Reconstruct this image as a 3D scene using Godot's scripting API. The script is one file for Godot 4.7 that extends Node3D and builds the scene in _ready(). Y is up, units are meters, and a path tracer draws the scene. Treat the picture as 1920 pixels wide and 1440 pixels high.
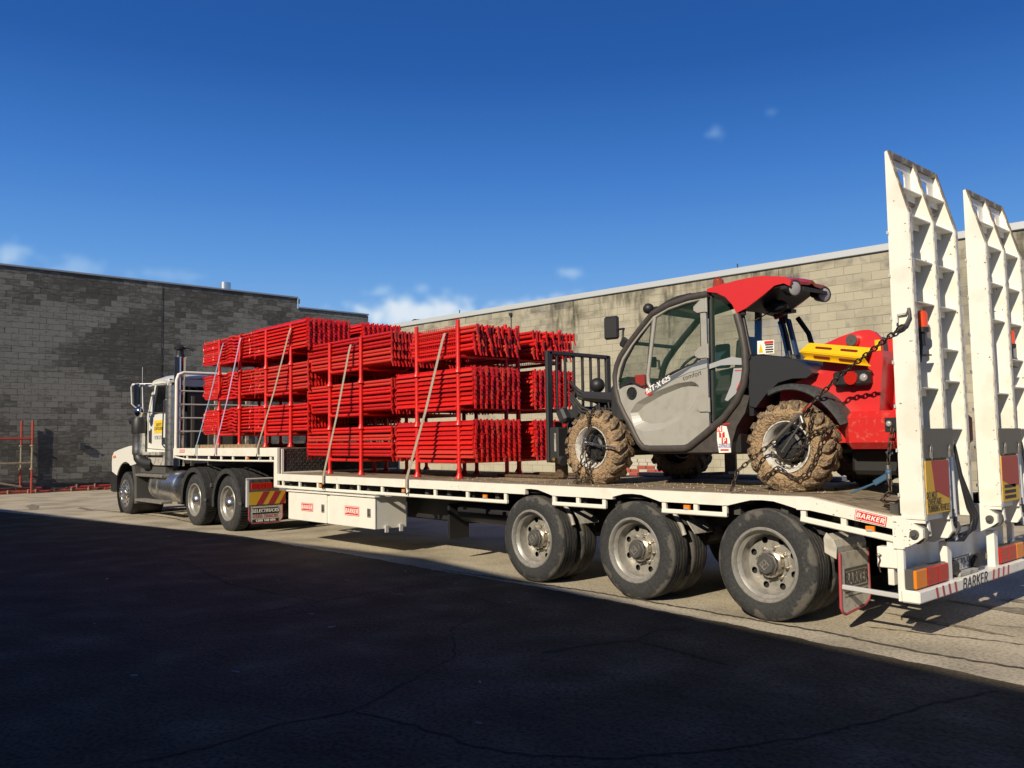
extends Node3D
# ---------------------------------------------------------------- mesh collector
class M:
	var v := PackedVector3Array()
	var n := PackedVector3Array()
	var t := PackedVector2Array()
	func tri(a: Vector3, b: Vector3, c: Vector3, na: Vector3, nb: Vector3, nc: Vector3, ta := Vector2(), tb := Vector2(), tc := Vector2()) -> void:
		if (b - a).cross(c - a).dot(na + nb + nc) > 0.0:
			v.append_array([a, c, b]); n.append_array([na, nc, nb]); t.append_array([ta, tc, tb])
		else:
			v.append_array([a, b, c]); n.append_array([na, nb, nc]); t.append_array([ta, tb, tc])
	func face(a: Vector3, b: Vector3, c: Vector3, d: Vector3, out: Vector3, uv := false) -> void:
		var k := (c - a).cross(d - b)
		if k.length_squared() < 1e-14: return
		k = k.normalized()
		if k.dot(out) < 0.0: k = -k
		if uv:
			tri(a, b, c, k, k, k, Vector2(0, 1), Vector2(1, 1), Vector2(1, 0)); tri(a, c, d, k, k, k, Vector2(0, 1), Vector2(1, 0), Vector2(0, 0))
		else:
			tri(a, b, c, k, k, k); tri(a, c, d, k, k, k)
	func box(c: Vector3, s: Vector3, q := Basis(), bev := 0.0) -> void:
		var h := s * 0.5
		var e := minf(bev, minf(h.x, minf(h.y, h.z)) * 0.9)
		for ax in 3:
			var u := (ax + 1) % 3
			var w := (ax + 2) % 3
			for sg in [-1.0, 1.0]:
				var p := []
				for k in [[-1, -1], [1, -1], [1, 1], [-1, 1]]:
					var z := Vector3()
					z[ax] = sg * h[ax]; z[u] = k[0] * (h[u] - e); z[w] = k[1] * (h[w] - e)
					p.append(c + q * z)
				var o := Vector3(); o[ax] = sg
				face(p[0], p[1], p[2], p[3], q * o)
		if e > 0.0:
			for ax in 3:
				var u := (ax + 1) % 3
				var w := (ax + 2) % 3
				for su in [-1.0, 1.0]:
					for sw in [-1.0, 1.0]:
						var p := []
						for k in [[-1, 0], [1, 0], [1, 1], [-1, 1]]:
							var z := Vector3()
							z[ax] = k[0] * (h[ax] - e); z[u] = su * (h[u] - (e if k[1] else 0.0)); z[w] = sw * (h[w] - (0.0 if k[1] else e))
							p.append(c + q * z)
						var o := Vector3(); o[u] = su; o[w] = sw
						face(p[0], p[1], p[2], p[3], q * o)
			for k in 8:
				var g := Vector3(1 if k & 1 else -1, 1 if k & 2 else -1, 1 if k & 4 else -1)
				var a := c + q * (g * Vector3(h.x, h.y - e, h.z - e))
				var b := c + q * (g * Vector3(h.x - e, h.y, h.z - e))
				var d := c + q * (g * Vector3(h.x - e, h.y - e, h.z))
				var o := (q * g).normalized()
				tri(a, b, d, o, o, o)
	func bar(a: Vector3, b: Vector3, w: float, hh: float, up := Vector3.UP, bev := 0.0) -> void:
		var x := (b - a).normalized()
		if absf(x.dot(up)) > 0.99: up = Vector3.RIGHT
		var z := x.cross(up).normalized()
		box((a + b) * 0.5, Vector3((b - a).length(), hh, w), Basis(x, z.cross(x), z), bev)
	func cyl(a: Vector3, b: Vector3, r: float, r2 := -1.0, seg := 12, cap := true) -> void:
		if r2 < 0.0: r2 = r
		var d := (b - a).normalized()
		var x := d.cross(Vector3.UP if absf(d.y) < 0.9 else Vector3.RIGHT).normalized()
		var y := d.cross(x)
		for i in seg:
			var e0 := x * cos(TAU * i / seg) + y * sin(TAU * i / seg)
			var e1 := x * cos(TAU * (i + 1) / seg) + y * sin(TAU * (i + 1) / seg)
			tri(a + e0 * r, a + e1 * r, b + e1 * r2, e0, e1, e1)
			tri(a + e0 * r, b + e1 * r2, b + e0 * r2, e0, e1, e0)
			if cap:
				tri(a, a + e0 * r, a + e1 * r, -d, -d, -d); tri(b, b + e0 * r2, b + e1 * r2, d, d, d)
	func tube(p: Array, r: float, seg := 8, closed := false, r2 := -1.0) -> void:   # r2: half height of an oval section
		if r2 < 0.0: r2 = r
		var m := p.size()
		var rings := []
		var nor := []
		var last := Vector3()
		for i in m:
			var a: Vector3 = p[(i - 1 + m) % m] if closed or i > 0 else p[i]
			var b: Vector3 = p[(i + 1) % m] if closed or i < m - 1 else p[i]
			var d := (b - a).normalized()
			var x := d.cross(Vector3.UP if absf(d.y) < 0.95 else Vector3.BACK).normalized() if last == Vector3() else (last - d * last.dot(d)).normalized()
			last = x
			var y := d.cross(x)
			var ra := []
			var na := []
			for k in seg + 1:
				var e := x * cos(TAU * k / seg) * r + y * sin(TAU * k / seg) * r2
				ra.append(p[i] + e); na.append(e.normalized())
			rings.append(ra); nor.append(na)
		for i in (m if closed else m - 1):
			var j := (i + 1) % m
			for k in seg:
				tri(rings[i][k], rings[i][k + 1], rings[j][k + 1], nor[i][k], nor[i][k + 1], nor[j][k + 1])
				tri(rings[i][k], rings[j][k + 1], rings[j][k], nor[i][k], nor[j][k + 1], nor[j][k])
		if not closed:
			for e in [0, m - 1]:
				var d: Vector3 = (p[0] - p[1]).normalized() if e == 0 else (p[m - 1] - p[m - 2]).normalized()
				for k in seg: tri(p[e], rings[e][k], rings[e][k + 1], d, d, d)
	# profile of (radius, height along axis); edges sharper than 35 degrees stay sharp; u round, v along
	func lathe(pr: Array, o: Vector3, ax: Vector3, seg := 24, from := 0.0, to := TAU, wob = null) -> void:
		var x := ax.cross(Vector3.UP if absf(ax.y) < 0.9 else Vector3.RIGHT).normalized()
		var y := ax.cross(x)
		var m := pr.size()
		var sn := []
		for i in m - 1:
			var d: Vector2 = (pr[i + 1] - pr[i]).normalized()
			sn.append(Vector2(d.y, -d.x))
		for i in m - 1:
			var n0: Vector2 = sn[i]
			var n1: Vector2 = sn[i]
			if i > 0 and sn[i - 1].dot(sn[i]) > 0.82: n0 = (sn[i - 1] + sn[i]).normalized()
			if i < m - 2 and sn[i + 1].dot(sn[i]) > 0.82: n1 = (sn[i + 1] + sn[i]).normalized()
			for k in seg:
				var a0 := from + (to - from) * k / seg
				var a1 := from + (to - from) * (k + 1) / seg
				var c0 := x * cos(a0) + y * sin(a0)
				var c1 := x * cos(a1) + y * sin(a1)
				var p: Vector2 = pr[i]
				var s: Vector2 = pr[i + 1]
				var q0 := o + c0 * p.x + ax * p.y
				var q1 := o + c1 * p.x + ax * p.y
				var q2 := o + c1 * s.x + ax * s.y
				var q3 := o + c0 * s.x + ax * s.y
				if wob != null:
					q0 = wob.call(q0); q1 = wob.call(q1); q2 = wob.call(q2); q3 = wob.call(q3)
				var va := float(i) / (m - 1)
				var vb := float(i + 1) / (m - 1)
				var ua := float(k) / seg
				var ub := float(k + 1) / seg
				tri(q0, q1, q2, c0 * n0.x + ax * n0.y, c1 * n0.x + ax * n0.y, c1 * n1.x + ax * n1.y, Vector2(ua, va), Vector2(ub, va), Vector2(ub, vb))
				tri(q0, q2, q3, c0 * n0.x + ax * n0.y, c1 * n1.x + ax * n1.y, c0 * n1.x + ax * n1.y, Vector2(ua, va), Vector2(ub, vb), Vector2(ua, vb))
	# polygon in the local xy plane of q, extruded along local z from z0 to z1
	func prism(poly: Array, z0: float, z1: float, q := Transform3D(), smooth := false) -> void:
		var pp := PackedVector2Array(poly)
		if Geometry2D.is_polygon_clockwise(pp): pp.reverse()
		var ix := Geometry2D.triangulate_polygon(pp)
		var d := q.basis.z.normalized() * signf(z1 - z0)
		for i in range(0, ix.size(), 3):
			for e in [[z0, -d], [z1, d]]:
				var z: float = e[0]
				var o: Vector3 = e[1]
				tri(q * Vector3(pp[ix[i]].x, pp[ix[i]].y, z), q * Vector3(pp[ix[i + 1]].x, pp[ix[i + 1]].y, z), q * Vector3(pp[ix[i + 2]].x, pp[ix[i + 2]].y, z), o, o, o)
		var m := pp.size()
		var en := []
		for i in m:
			var e: Vector2 = pp[(i + 1) % m] - pp[i]
			en.append(Vector2(e.y, -e.x).normalized())
		for i in m:
			var j := (i + 1) % m
			var n0: Vector2 = en[i]
			var n1: Vector2 = en[i]
			if smooth:
				if en[(i - 1 + m) % m].dot(en[i]) > 0.6: n0 = (en[(i - 1 + m) % m] + en[i]).normalized()
				if en[j].dot(en[i]) > 0.6: n1 = (en[j] + en[i]).normalized()
			var w0 := q.basis * Vector3(n0.x, n0.y, 0)
			var w1 := q.basis * Vector3(n1.x, n1.y, 0)
			var a := q * Vector3(pp[i].x, pp[i].y, z0)
			var b := q * Vector3(pp[j].x, pp[j].y, z0)
			var c := q * Vector3(pp[j].x, pp[j].y, z1)
			var e := q * Vector3(pp[i].x, pp[i].y, z1)
			tri(a, b, c, w0, w1, w1); tri(a, c, e, w0, w1, w0)
	# ring between two loops of equally many points (xy), extruded z0..z1
	func frame(outer: Array, inner: Array, z0: float, z1: float, q := Transform3D(), closed := true) -> void:
		var m := outer.size()
		for i in (m if closed else m - 1):
			var j := (i + 1) % m
			for z in [z0, z1]:
				var o: Vector3 = q.basis.z * (1.0 if z == maxf(z0, z1) else -1.0)
				face(q * Vector3(outer[i].x, outer[i].y, z), q * Vector3(outer[j].x, outer[j].y, z), q * Vector3(inner[j].x, inner[j].y, z), q * Vector3(inner[i].x, inner[i].y, z), o)
			var mid: Vector2 = (outer[i] + outer[j] - inner[i] - inner[j])
			var w := q.basis * Vector3(mid.x, mid.y, 0)
			face(q * Vector3(outer[i].x, outer[i].y, z0), q * Vector3(outer[j].x, outer[j].y, z0), q * Vector3(outer[j].x, outer[j].y, z1), q * Vector3(outer[i].x, outer[i].y, z1), w)
			face(q * Vector3(inner[i].x, inner[i].y, z0), q * Vector3(inner[j].x, inner[j].y, z0), q * Vector3(inner[j].x, inner[j].y, z1), q * Vector3(inner[i].x, inner[i].y, z1), -w)
	# smooth sheet through a grid of points, with a thickness along its normals
	func sheet(g: Array, thick := 0.0, flip := false) -> void:
		var R := g.size()
		var C: int = g[0].size()
		var nn := []
		for i in R:
			var row := []
			for j in C:
				var du: Vector3 = g[mini(i + 1, R - 1)][j] - g[maxi(i - 1, 0)][j]
				var dv: Vector3 = g[i][mini(j + 1, C - 1)] - g[i][maxi(j - 1, 0)]
				var k := du.cross(dv).normalized()
				row.append(-k if flip else k)
			nn.append(row)
		for i in R - 1:
			for j in C - 1:
				for s in ([0, 1] if thick != 0.0 else [0]):
					var q := []
					var k := []
					for e in [[0, 0], [1, 0], [1, 1], [0, 1]]:
						var w: Vector3 = nn[i + e[0]][j + e[1]]
						q.append(g[i + e[0]][j + e[1]] - w * thick * s); k.append(w if s == 0 else -w)
					tri(q[0], q[1], q[2], k[0], k[1], k[2]); tri(q[0], q[2], q[3], k[0], k[2], k[3])
		if thick != 0.0:
			for i in R - 1:
				for j in [0, C - 1]:
					var o: Vector3 = g[i][j] - g[i][1 if j == 0 else C - 2]
					face(g[i][j], g[i + 1][j], g[i + 1][j] - nn[i + 1][j] * thick, g[i][j] - nn[i][j] * thick, o)
			for j in C - 1:
				for i in [0, R - 1]:
					var o: Vector3 = g[i][j] - g[1 if i == 0 else R - 2][j]
					face(g[i][j], g[i][j + 1], g[i][j + 1] - nn[i][j + 1] * thick, g[i][j] - nn[i][j] * thick, o)
	func ball(o: Vector3, r: Vector3, seg := 14) -> void:
		var pr := []
		for i in range(0, seg + 1): pr.append(Vector2(sin(PI * i / seg), -cos(PI * i / seg)))
		for i in seg:
			for k in seg:
				var q := []
				for e in [[0, 0], [0, 1], [1, 1], [1, 0]]:
					var p: Vector2 = pr[i + e[0]]
					var a: float = TAU * (k + e[1]) / seg
					q.append(Vector3(p.x * cos(a), p.y, p.x * sin(a)))
				tri(o + q[0] * r, o + q[1] * r, o + q[2] * r, (q[0] / r).normalized(), (q[1] / r).normalized(), (q[2] / r).normalized())
				tri(o + q[0] * r, o + q[2] * r, o + q[3] * r, (q[0] / r).normalized(), (q[2] / r).normalized(), (q[3] / r).normalized())
	# annulus with n round holes, at local z of q
	func holed(r0: float, r1: float, cnt: int, hr: float, q: Transform3D, rc := -1.0) -> void:
		if rc < 0.0: rc = (r0 + r1) * 0.5
		for s in cnt:
			var ac := TAU * (s + 0.5) / cnt
			var da := PI / cnt
			var hc := Vector2(cos(ac), sin(ac)) * rc
			var S := 20
			var pa := []
			var pb := []
			for k in S + 1:
				var th := TAU * k / S + PI / 4
				var dd := Vector2(cos(th), sin(th))
				var sq := dd / maxf(absf(dd.x), absf(dd.y))
				var rr := rc + (sq.y * (r1 - rc) if sq.y > 0 else sq.y * (rc - r0))
				var aa := ac - sq.x * da
				pb.append(Vector2(cos(aa), sin(aa)) * rr)
				var tg := Vector2(-sin(ac), cos(ac))
				pa.append(hc + (hc.normalized() * dd.y - tg * dd.x) * hr)
			for k in S:
				face(q * Vector3(pa[k].x, pa[k].y, 0), q * Vector3(pa[k + 1].x, pa[k + 1].y, 0), q * Vector3(pb[k + 1].x, pb[k + 1].y, 0), q * Vector3(pb[k].x, pb[k].y, 0), q.basis.z)
	func add(o: M, q: Transform3D) -> void:
		for i in o.v.size():
			v.append(q * o.v[i]); n.append((q.basis * o.n[i]).normalized()); t.append(o.t[i])
	func text(s: String, h: float, q: Transform3D, depth := 0.004, bold := true, squeeze := 1.0, slant := 0.0) -> void:
		var tm := TextMesh.new()
		var f := SystemFont.new()
		f.font_names = PackedStringArray(["Droid Sans"])
		if bold: f.font_weight = 700
		tm.font = f
		tm.text = s; tm.font_size = 64; tm.pixel_size = h / 46.0; tm.depth = depth; tm.curve_step = 6.0
		for k in tm.get_surface_count():
			var a := tm.surface_get_arrays(k)
			var vv: PackedVector3Array = a[Mesh.ARRAY_VERTEX]
			var nn: PackedVector3Array = a[Mesh.ARRAY_NORMAL]
			var ii = a[Mesh.ARRAY_INDEX]
			if ii == null: ii = PackedInt32Array(range(vv.size()))
			for i in ii:
				var p := vv[i]
				v.append(q * Vector3(p.x * squeeze + p.y * slant, p.y, p.z)); n.append((q.basis * nn[i]).normalized()); t.append(Vector2())
	func mesh() -> ArrayMesh:
		var a := []
		a.resize(Mesh.ARRAY_MAX)
		a[Mesh.ARRAY_VERTEX] = v; a[Mesh.ARRAY_NORMAL] = n; a[Mesh.ARRAY_TEX_UV] = t
		var am := ArrayMesh.new()
		if v.size(): am.add_surface_from_arrays(Mesh.PRIMITIVE_TRIANGLES, a)
		return am

# ---------------------------------------------------------------- scene helpers
var taken := {}
var mats := {}
var rng := RandomNumberGenerator.new()

func numbered(s: String) -> String:
	taken[s] = taken.get(s, -1) + 1
	return s if taken[s] == 0 else "%s_%03d" % [s, taken[s]]

func origin_of(p: Node) -> Vector3:
	var o := Vector3()
	while p is Node3D and p != self:
		o += p.position
		p = p.get_parent()
	return o

func tag(o: Node, label: String, category: String, group := "", kind := "") -> void:
	if label: o.set_meta("label", label)
	if category: o.set_meta("category", category)
	if group: o.set_meta("group", group)
	if kind: o.set_meta("kind", kind)

func thing(called: String, label: String, category: String, at := Vector3(), group := "") -> Node3D:
	var o := Node3D.new()
	o.name = numbered(called)
	add_child(o)
	o.position = at
	tag(o, label, category, group)
	return o

func node(called: String, parent: Node3D, at := Vector3()) -> Node3D:
	var o := Node3D.new()
	o.name = called
	o.position = at - origin_of(parent)
	parent.add_child(o, true)
	return o

const SPLIT := ["throat", "rope_rail", "rail_plate", "bumper_stripe", "ramp_pin", "door_grip", "window_seal", "hose", "corner_post", "rubber_block", "clip", "edge_lug", "grab_rail", "side_lamp", "tread_clip", "guard_bracket", "warning_mark", "body_sticker", "prop_slot", "roof_pin", "control_joint", "shadow_gap", "coping", "drive_lug", "ramp_foot", "side_window", "silver_panel", "marker_lamp", "exhaust_bracket", "axle", "sign_panel", "post"]
# the separate pieces of a collector, each a collector of its own
func pieces(m: M) -> Array:
	var id := {}
	var par := []
	var at := PackedInt32Array()
	for p in m.v:
		var k := Vector3i((p * 4000.0).round())
		if not id.has(k):
			id[k] = par.size(); par.append(par.size())
		at.append(id[k])
	var root := func(i: int) -> int:
		while par[i] != i:
			par[i] = par[par[i]]
			i = par[i]
		return i
	for i in range(0, at.size(), 3):
		var a: int = root.call(at[i])
		for j in [at[i + 1], at[i + 2]]:
			var b: int = root.call(j)
			par[maxi(a, b)] = mini(a, b)
			a = mini(a, b)
	var by := {}
	for i in range(0, at.size(), 3):
		var r: int = root.call(at[i])
		if not by.has(r): by[r] = M.new()
		for j in 3:
			by[r].v.append(m.v[i + j]); by[r].n.append(m.n[i + j]); by[r].t.append(m.t[i + j])
	return by.values()

# commits a collector (its points are world points) as one named mesh under parent
func obj(called: String, m: M, mat: Material, parent: Node3D = null) -> MeshInstance3D:
	if parent == null: parent = self
	if parent != self and called in SPLIT:
		var ps := pieces(m)
		if ps.size() > 1 and ps.size() < 40:
			for k in range(1, ps.size()):
				commit(called, ps[k], mat, parent)
			return commit(called, ps[0], mat, parent)
	return commit(called, m, mat, parent)

func commit(called: String, m: M, mat: Material, parent: Node3D) -> MeshInstance3D:
	var o := MeshInstance3D.new()
	o.name = numbered(called) if parent == self else called
	var off := origin_of(parent)
	if off != Vector3():
		for i in m.v.size(): m.v[i] -= off
	o.mesh = m.mesh()
	if m.v.is_empty(): push_error("empty " + called)
	o.mesh.surface_set_material(0, mat)
	parent.add_child(o, true)
	return o

func inst(called: String, me: Mesh, parent: Node3D, q: Transform3D, mat: Material = null) -> MeshInstance3D:
	var o := MeshInstance3D.new()
	o.name = numbered(called) if parent == self else called
	o.mesh = me
	o.transform = q
	if mat: o.material_override = mat
	parent.add_child(o, true)
	return o

func lin(r: float, g: float, b: float) -> Color:
	return Color(r, g, b).linear_to_srgb()

func noise_tex(sd: int, freq: float, oct: int, ramp: Array, size := 512, typ := FastNoiseLite.TYPE_SIMPLEX_SMOOTH) -> NoiseTexture2D:
	var f := FastNoiseLite.new()
	f.seed = sd; f.frequency = freq; f.fractal_octaves = oct; f.noise_type = typ
	var x := NoiseTexture2D.new()
	x.noise = f; x.width = size; x.height = size; x.seamless = true; x.seamless_blend_skirt = 0.2
	if ramp.size():
		var g := Gradient.new()
		g.offsets = PackedFloat32Array(ramp.map(func(e): return e[0]))
		g.colors = PackedColorArray(ramp.map(func(e): return e[1]))
		x.color_ramp = g
	return x

var bumpy: NoiseTexture2D
var grainy: NoiseTexture2D
# plain paint or metal; with two colours the second shows in noisy patches of the given size in metres
func mat(key: String, a: Color, rough := 0.5, metal := 0.0, b = null, size := 1.0, cut := [0.45, 0.7], bump := 0.0, spec := 0.5) -> StandardMaterial3D:
	if mats.has(key): return mats[key]
	var m := StandardMaterial3D.new()
	m.resource_name = key
	m.albedo_color = a; m.roughness = rough; m.metallic = metal; m.metallic_specular = spec
	if b != null:
		m.albedo_color = Color.WHITE
		m.albedo_texture = noise_tex(hash(key) % 9999, 0.012, 6, [[0.0, a], [cut[0], a], [cut[1], b], [1.0, b]], 384)
		m.uv1_triplanar = true; m.uv1_world_triplanar = true
		m.uv1_scale = Vector3.ONE / size
	if bump > 0.0:
		m.heightmap_enabled = true; m.heightmap_texture = bumpy; m.heightmap_scale = bump
		m.uv1_triplanar = true; m.uv1_world_triplanar = true
		if b == null: m.uv1_scale = Vector3.ONE / size
	mats[key] = m
	return m

func glass(key: String, c: Color, alpha: float, rough := 0.03) -> StandardMaterial3D:
	var m := StandardMaterial3D.new()
	m.resource_name = key
	c.a = alpha
	m.albedo_color = c; m.roughness = rough; m.transparency = BaseMaterial3D.TRANSPARENCY_ALPHA
	mats[key] = m
	return m

func V(x: float, y: float, z: float) -> Vector3: return Vector3(x, y, z)
func P(x: float, y: float) -> Vector2: return Vector2(x, y)
func XY(z: float) -> Transform3D: return Transform3D(Basis(), Vector3(0, 0, z))

# ---------------------------------------------------------------- light, sky, camera
func sky_image() -> Image:
	var W := 1536
	var H := 768
	var im := Image.create(W, H, false, Image.FORMAT_RGB8)
	var f := FastNoiseLite.new()
	f.seed = 11; f.frequency = 2.6; f.fractal_octaves = 6
	var f2 := FastNoiseLite.new()
	f2.seed = 5; f2.frequency = 7.0; f2.fractal_octaves = 5
	var g := Gradient.new()   # by sine of the elevation
	g.offsets = PackedFloat32Array([0.0, 0.06, 0.15, 0.21, 0.3, 0.41, 0.6, 1.0])
	g.colors = PackedColorArray([Color8(178, 203, 228), Color8(154, 191, 228), Color8(120, 169, 222), Color8(94, 150, 215), Color8(66, 122, 197), Color8(41, 92, 166), Color8(28, 71, 139), Color8(17, 50, 107)])
	var puffs := [[-53.5, 8.5, 6.5, 1.5, 0.9], [-46.5, 8.8, 5.5, 1.2, 0.75], [-78.9, 11.2, 1.6, 1.0, 0.55], [-75.4, 10.8, 1.8, 0.8, 0.3], [-70.0, 10.6, 3.0, 0.4, 0.2], [-33.8, 19.7, 0.8, 0.6, 0.34], [-30.2, 20.5, 0.5, 0.3, 0.2], [-43.9, 11.2, 1.2, 0.34, 0.4], [-56.7, 10.1, 0.9, 0.4, 0.35], [-54.0, 10.2, 0.8, 0.6, 0.4]]
	var sun := Vector3(0.27, 0.6, 1.0).normalized()
	for y in H:
		var el := PI * (0.5 - (y + 0.5) / H)
		var up := sin(el)
		var base := g.sample(maxf(up, 0.0))
		for x in W:
			var a := wrapf(TAU * (x + 0.5) / W, -PI, PI)
			var d := Vector3(sin(a) * cos(el), up, -cos(a) * cos(el))
			var c := base
			if up > -0.05:
				var near := maxf(d.dot(sun), 0.0)
				c = c.lerp(Color(0.8, 0.88, 0.97), 0.30 * pow(near, 6.0))
				var cov := 0.0
				var ed := rad_to_deg(el)
				if ed < 26.0 and ed > 1.0:
					var ad := rad_to_deg(a)
					for p in puffs:
						var dx: float = (ad - p[0]) / p[2]
						var dy: float = (ed - p[1]) / p[3]
						var rr := dx * dx + dy * dy
						if rr < 4.0:
							var e := 1.1 - sqrt(rr) + 0.7 * f.get_noise_3d(d.x * 4.0, d.y * 8.0, d.z * 4.0) + 0.7 * f2.get_noise_3d(d.x * 7.0, d.y * 12.0, d.z * 7.0)
							cov = maxf(cov, p[4] * smoothstep(0.1, 1.1, e))
					if absf(wrapf(ad + 48.0, -180.0, 180.0)) > 45.0:   # the rest of the horizon has the same scattered low cloud
						var e2 := f.get_noise_3d(d.x * 0.9 + 7.0, d.y * 3.2, d.z * 0.9) - 0.12 - absf(ed - 7.0) * 0.035
						cov = maxf(cov, 0.8 * smoothstep(0.0, 0.3, e2))
				if cov > 0.0:
					c = c.lerp(Color8(226, 233, 240), cov)
			else:
				c = Color(0.36, 0.35, 0.33)
			im.set_pixel(x, y, c)
	return im

func setup() -> void:
	var cam := Camera3D.new()
	cam.name = "camera"
	cam.fov = 48.99; cam.near = 0.05; cam.far = 500.0
	cam.transform = Transform3D(Basis(V(0.6702, -0.014, -0.742), V(0.0585, 0.9978, 0.034), V(0.74, -0.0652, 0.6695)).orthonormalized(), V(3.0, 1.69, 6.95))
	add_child(cam)
	cam.current = true
	var we := WorldEnvironment.new()
	we.name = "world"
	var e := Environment.new()
	e.background_mode = Environment.BG_SKY
	var s := Sky.new()
	var pm := PanoramaSkyMaterial.new()
	pm.panorama = ImageTexture.create_from_image(sky_image())
	s.sky_material = pm
	e.sky = s
	e.background_energy_multiplier = 1.0
	e.tonemap_mode = Environment.TONE_MAPPER_LINEAR
	e.tonemap_exposure = 1.05
	e.sdfgi_enabled = true; e.ssao_enabled = true; e.ssil_enabled = true
	we.environment = e
	add_child(we)
	var sun := DirectionalLight3D.new()
	sun.name = "sun"
	sun.light_energy = 1.6
	sun.light_color = Color(1.0, 0.945, 0.84)
	sun.light_angular_distance = 0.5
	sun.shadow_enabled = true
	sun.look_at_from_position(V(0.27, 0.6, 1.0) * 20.0, Vector3.ZERO)
	add_child(sun)

# ---------------------------------------------------------------- ground
func ribbon(m: M, pts: Array, w: float, y: float, sd: int) -> void:   # an uneven strip lying on the ground: a crack, a joint
	var r := RandomNumberGenerator.new()
	r.seed = sd
	var q := []
	for i in pts.size() - 1:
		var a: Vector2 = pts[i]
		var b: Vector2 = pts[i + 1]
		var k := maxi(2, int((b - a).length() / 0.07))
		for j in k: q.append(a.lerp(b, float(j) / k) + Vector2(r.randf_range(-1, 1), r.randf_range(-1, 1)) * 0.018)
	q.append(pts[-1])
	for i in q.size() - 1:
		var d: Vector2 = (q[i + 1] - q[i]).normalized().orthogonal()
		var w0: float = w * (0.35 + 0.65 * absf(sin(i * 1.7 + sd))) * (0.0 if i == 0 else 1.0)
		var w1: float = w * (0.35 + 0.65 * absf(sin((i + 1) * 1.7 + sd)))
		y += 0.0003 if i % 2 else -0.0003
		m.face(V(q[i].x - d.x * w0, y, q[i].y - d.y * w0), V(q[i + 1].x - d.x * w1, y, q[i + 1].y - d.y * w1), V(q[i + 1].x + d.x * w1, y, q[i + 1].y + d.y * w1), V(q[i].x + d.x * w0, y, q[i].y + d.y * w0), Vector3.UP)

func blotch(m: M, c: Vector2, r: Vector2, y: float, sd: int, turn := 0.0) -> void:   # a stain with a ragged outline
	var f := FastNoiseLite.new()
	f.seed = sd; f.frequency = 0.9
	var K := 40
	var pts := []
	for k in K:
		var a := TAU * k / K
		var d := Vector2(cos(a), sin(a))
		pts.append(c + (d * r * (1.0 + 0.55 * f.get_noise_2d(d.x * 2.0, d.y * 2.0) + 0.25 * f.get_noise_2d(d.x * 9.0, d.y * 9.0))).rotated(turn))
	for k in K: m.tri(V(c.x, y, c.y), V(pts[k].x, y, pts[k].y), V(pts[(k + 1) % K].x, y, pts[(k + 1) % K].y), Vector3.UP, Vector3.UP, Vector3.UP)

func ground_mat(key: String, ramp: Array, detail: Array, size: float, bump: float, sd: int) -> StandardMaterial3D:
	var m := StandardMaterial3D.new()
	m.resource_name = key
	m.albedo_texture = noise_tex(sd, 0.006, 7, ramp, 1024)
	m.uv1_triplanar = true; m.uv1_world_triplanar = true
	m.uv1_scale = Vector3.ONE / size
	m.detail_enabled = true
	m.detail_blend_mode = BaseMaterial3D.BLEND_MODE_MUL
	m.detail_uv_layer = BaseMaterial3D.DETAIL_UV_2
	m.detail_albedo = noise_tex(sd + 3, 0.03, 5, detail, 1024)
	m.uv2_triplanar = true; m.uv2_world_triplanar = true
	m.uv2_scale = Vector3.ONE / 1.3
	m.roughness = 0.9
	m.metallic_specular = 0.3
	m.normal_enabled = false
	m.heightmap_enabled = true; m.heightmap_texture = grainy; m.heightmap_scale = bump
	mats[key] = m
	return m

func flat(m: M, x0: float, x1: float, z0: float, z1: float, y: float) -> void:
	m.face(V(x0, y, z0), V(x1, y, z0), V(x1, y, z1), V(x0, y, z1), Vector3.UP)

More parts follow.
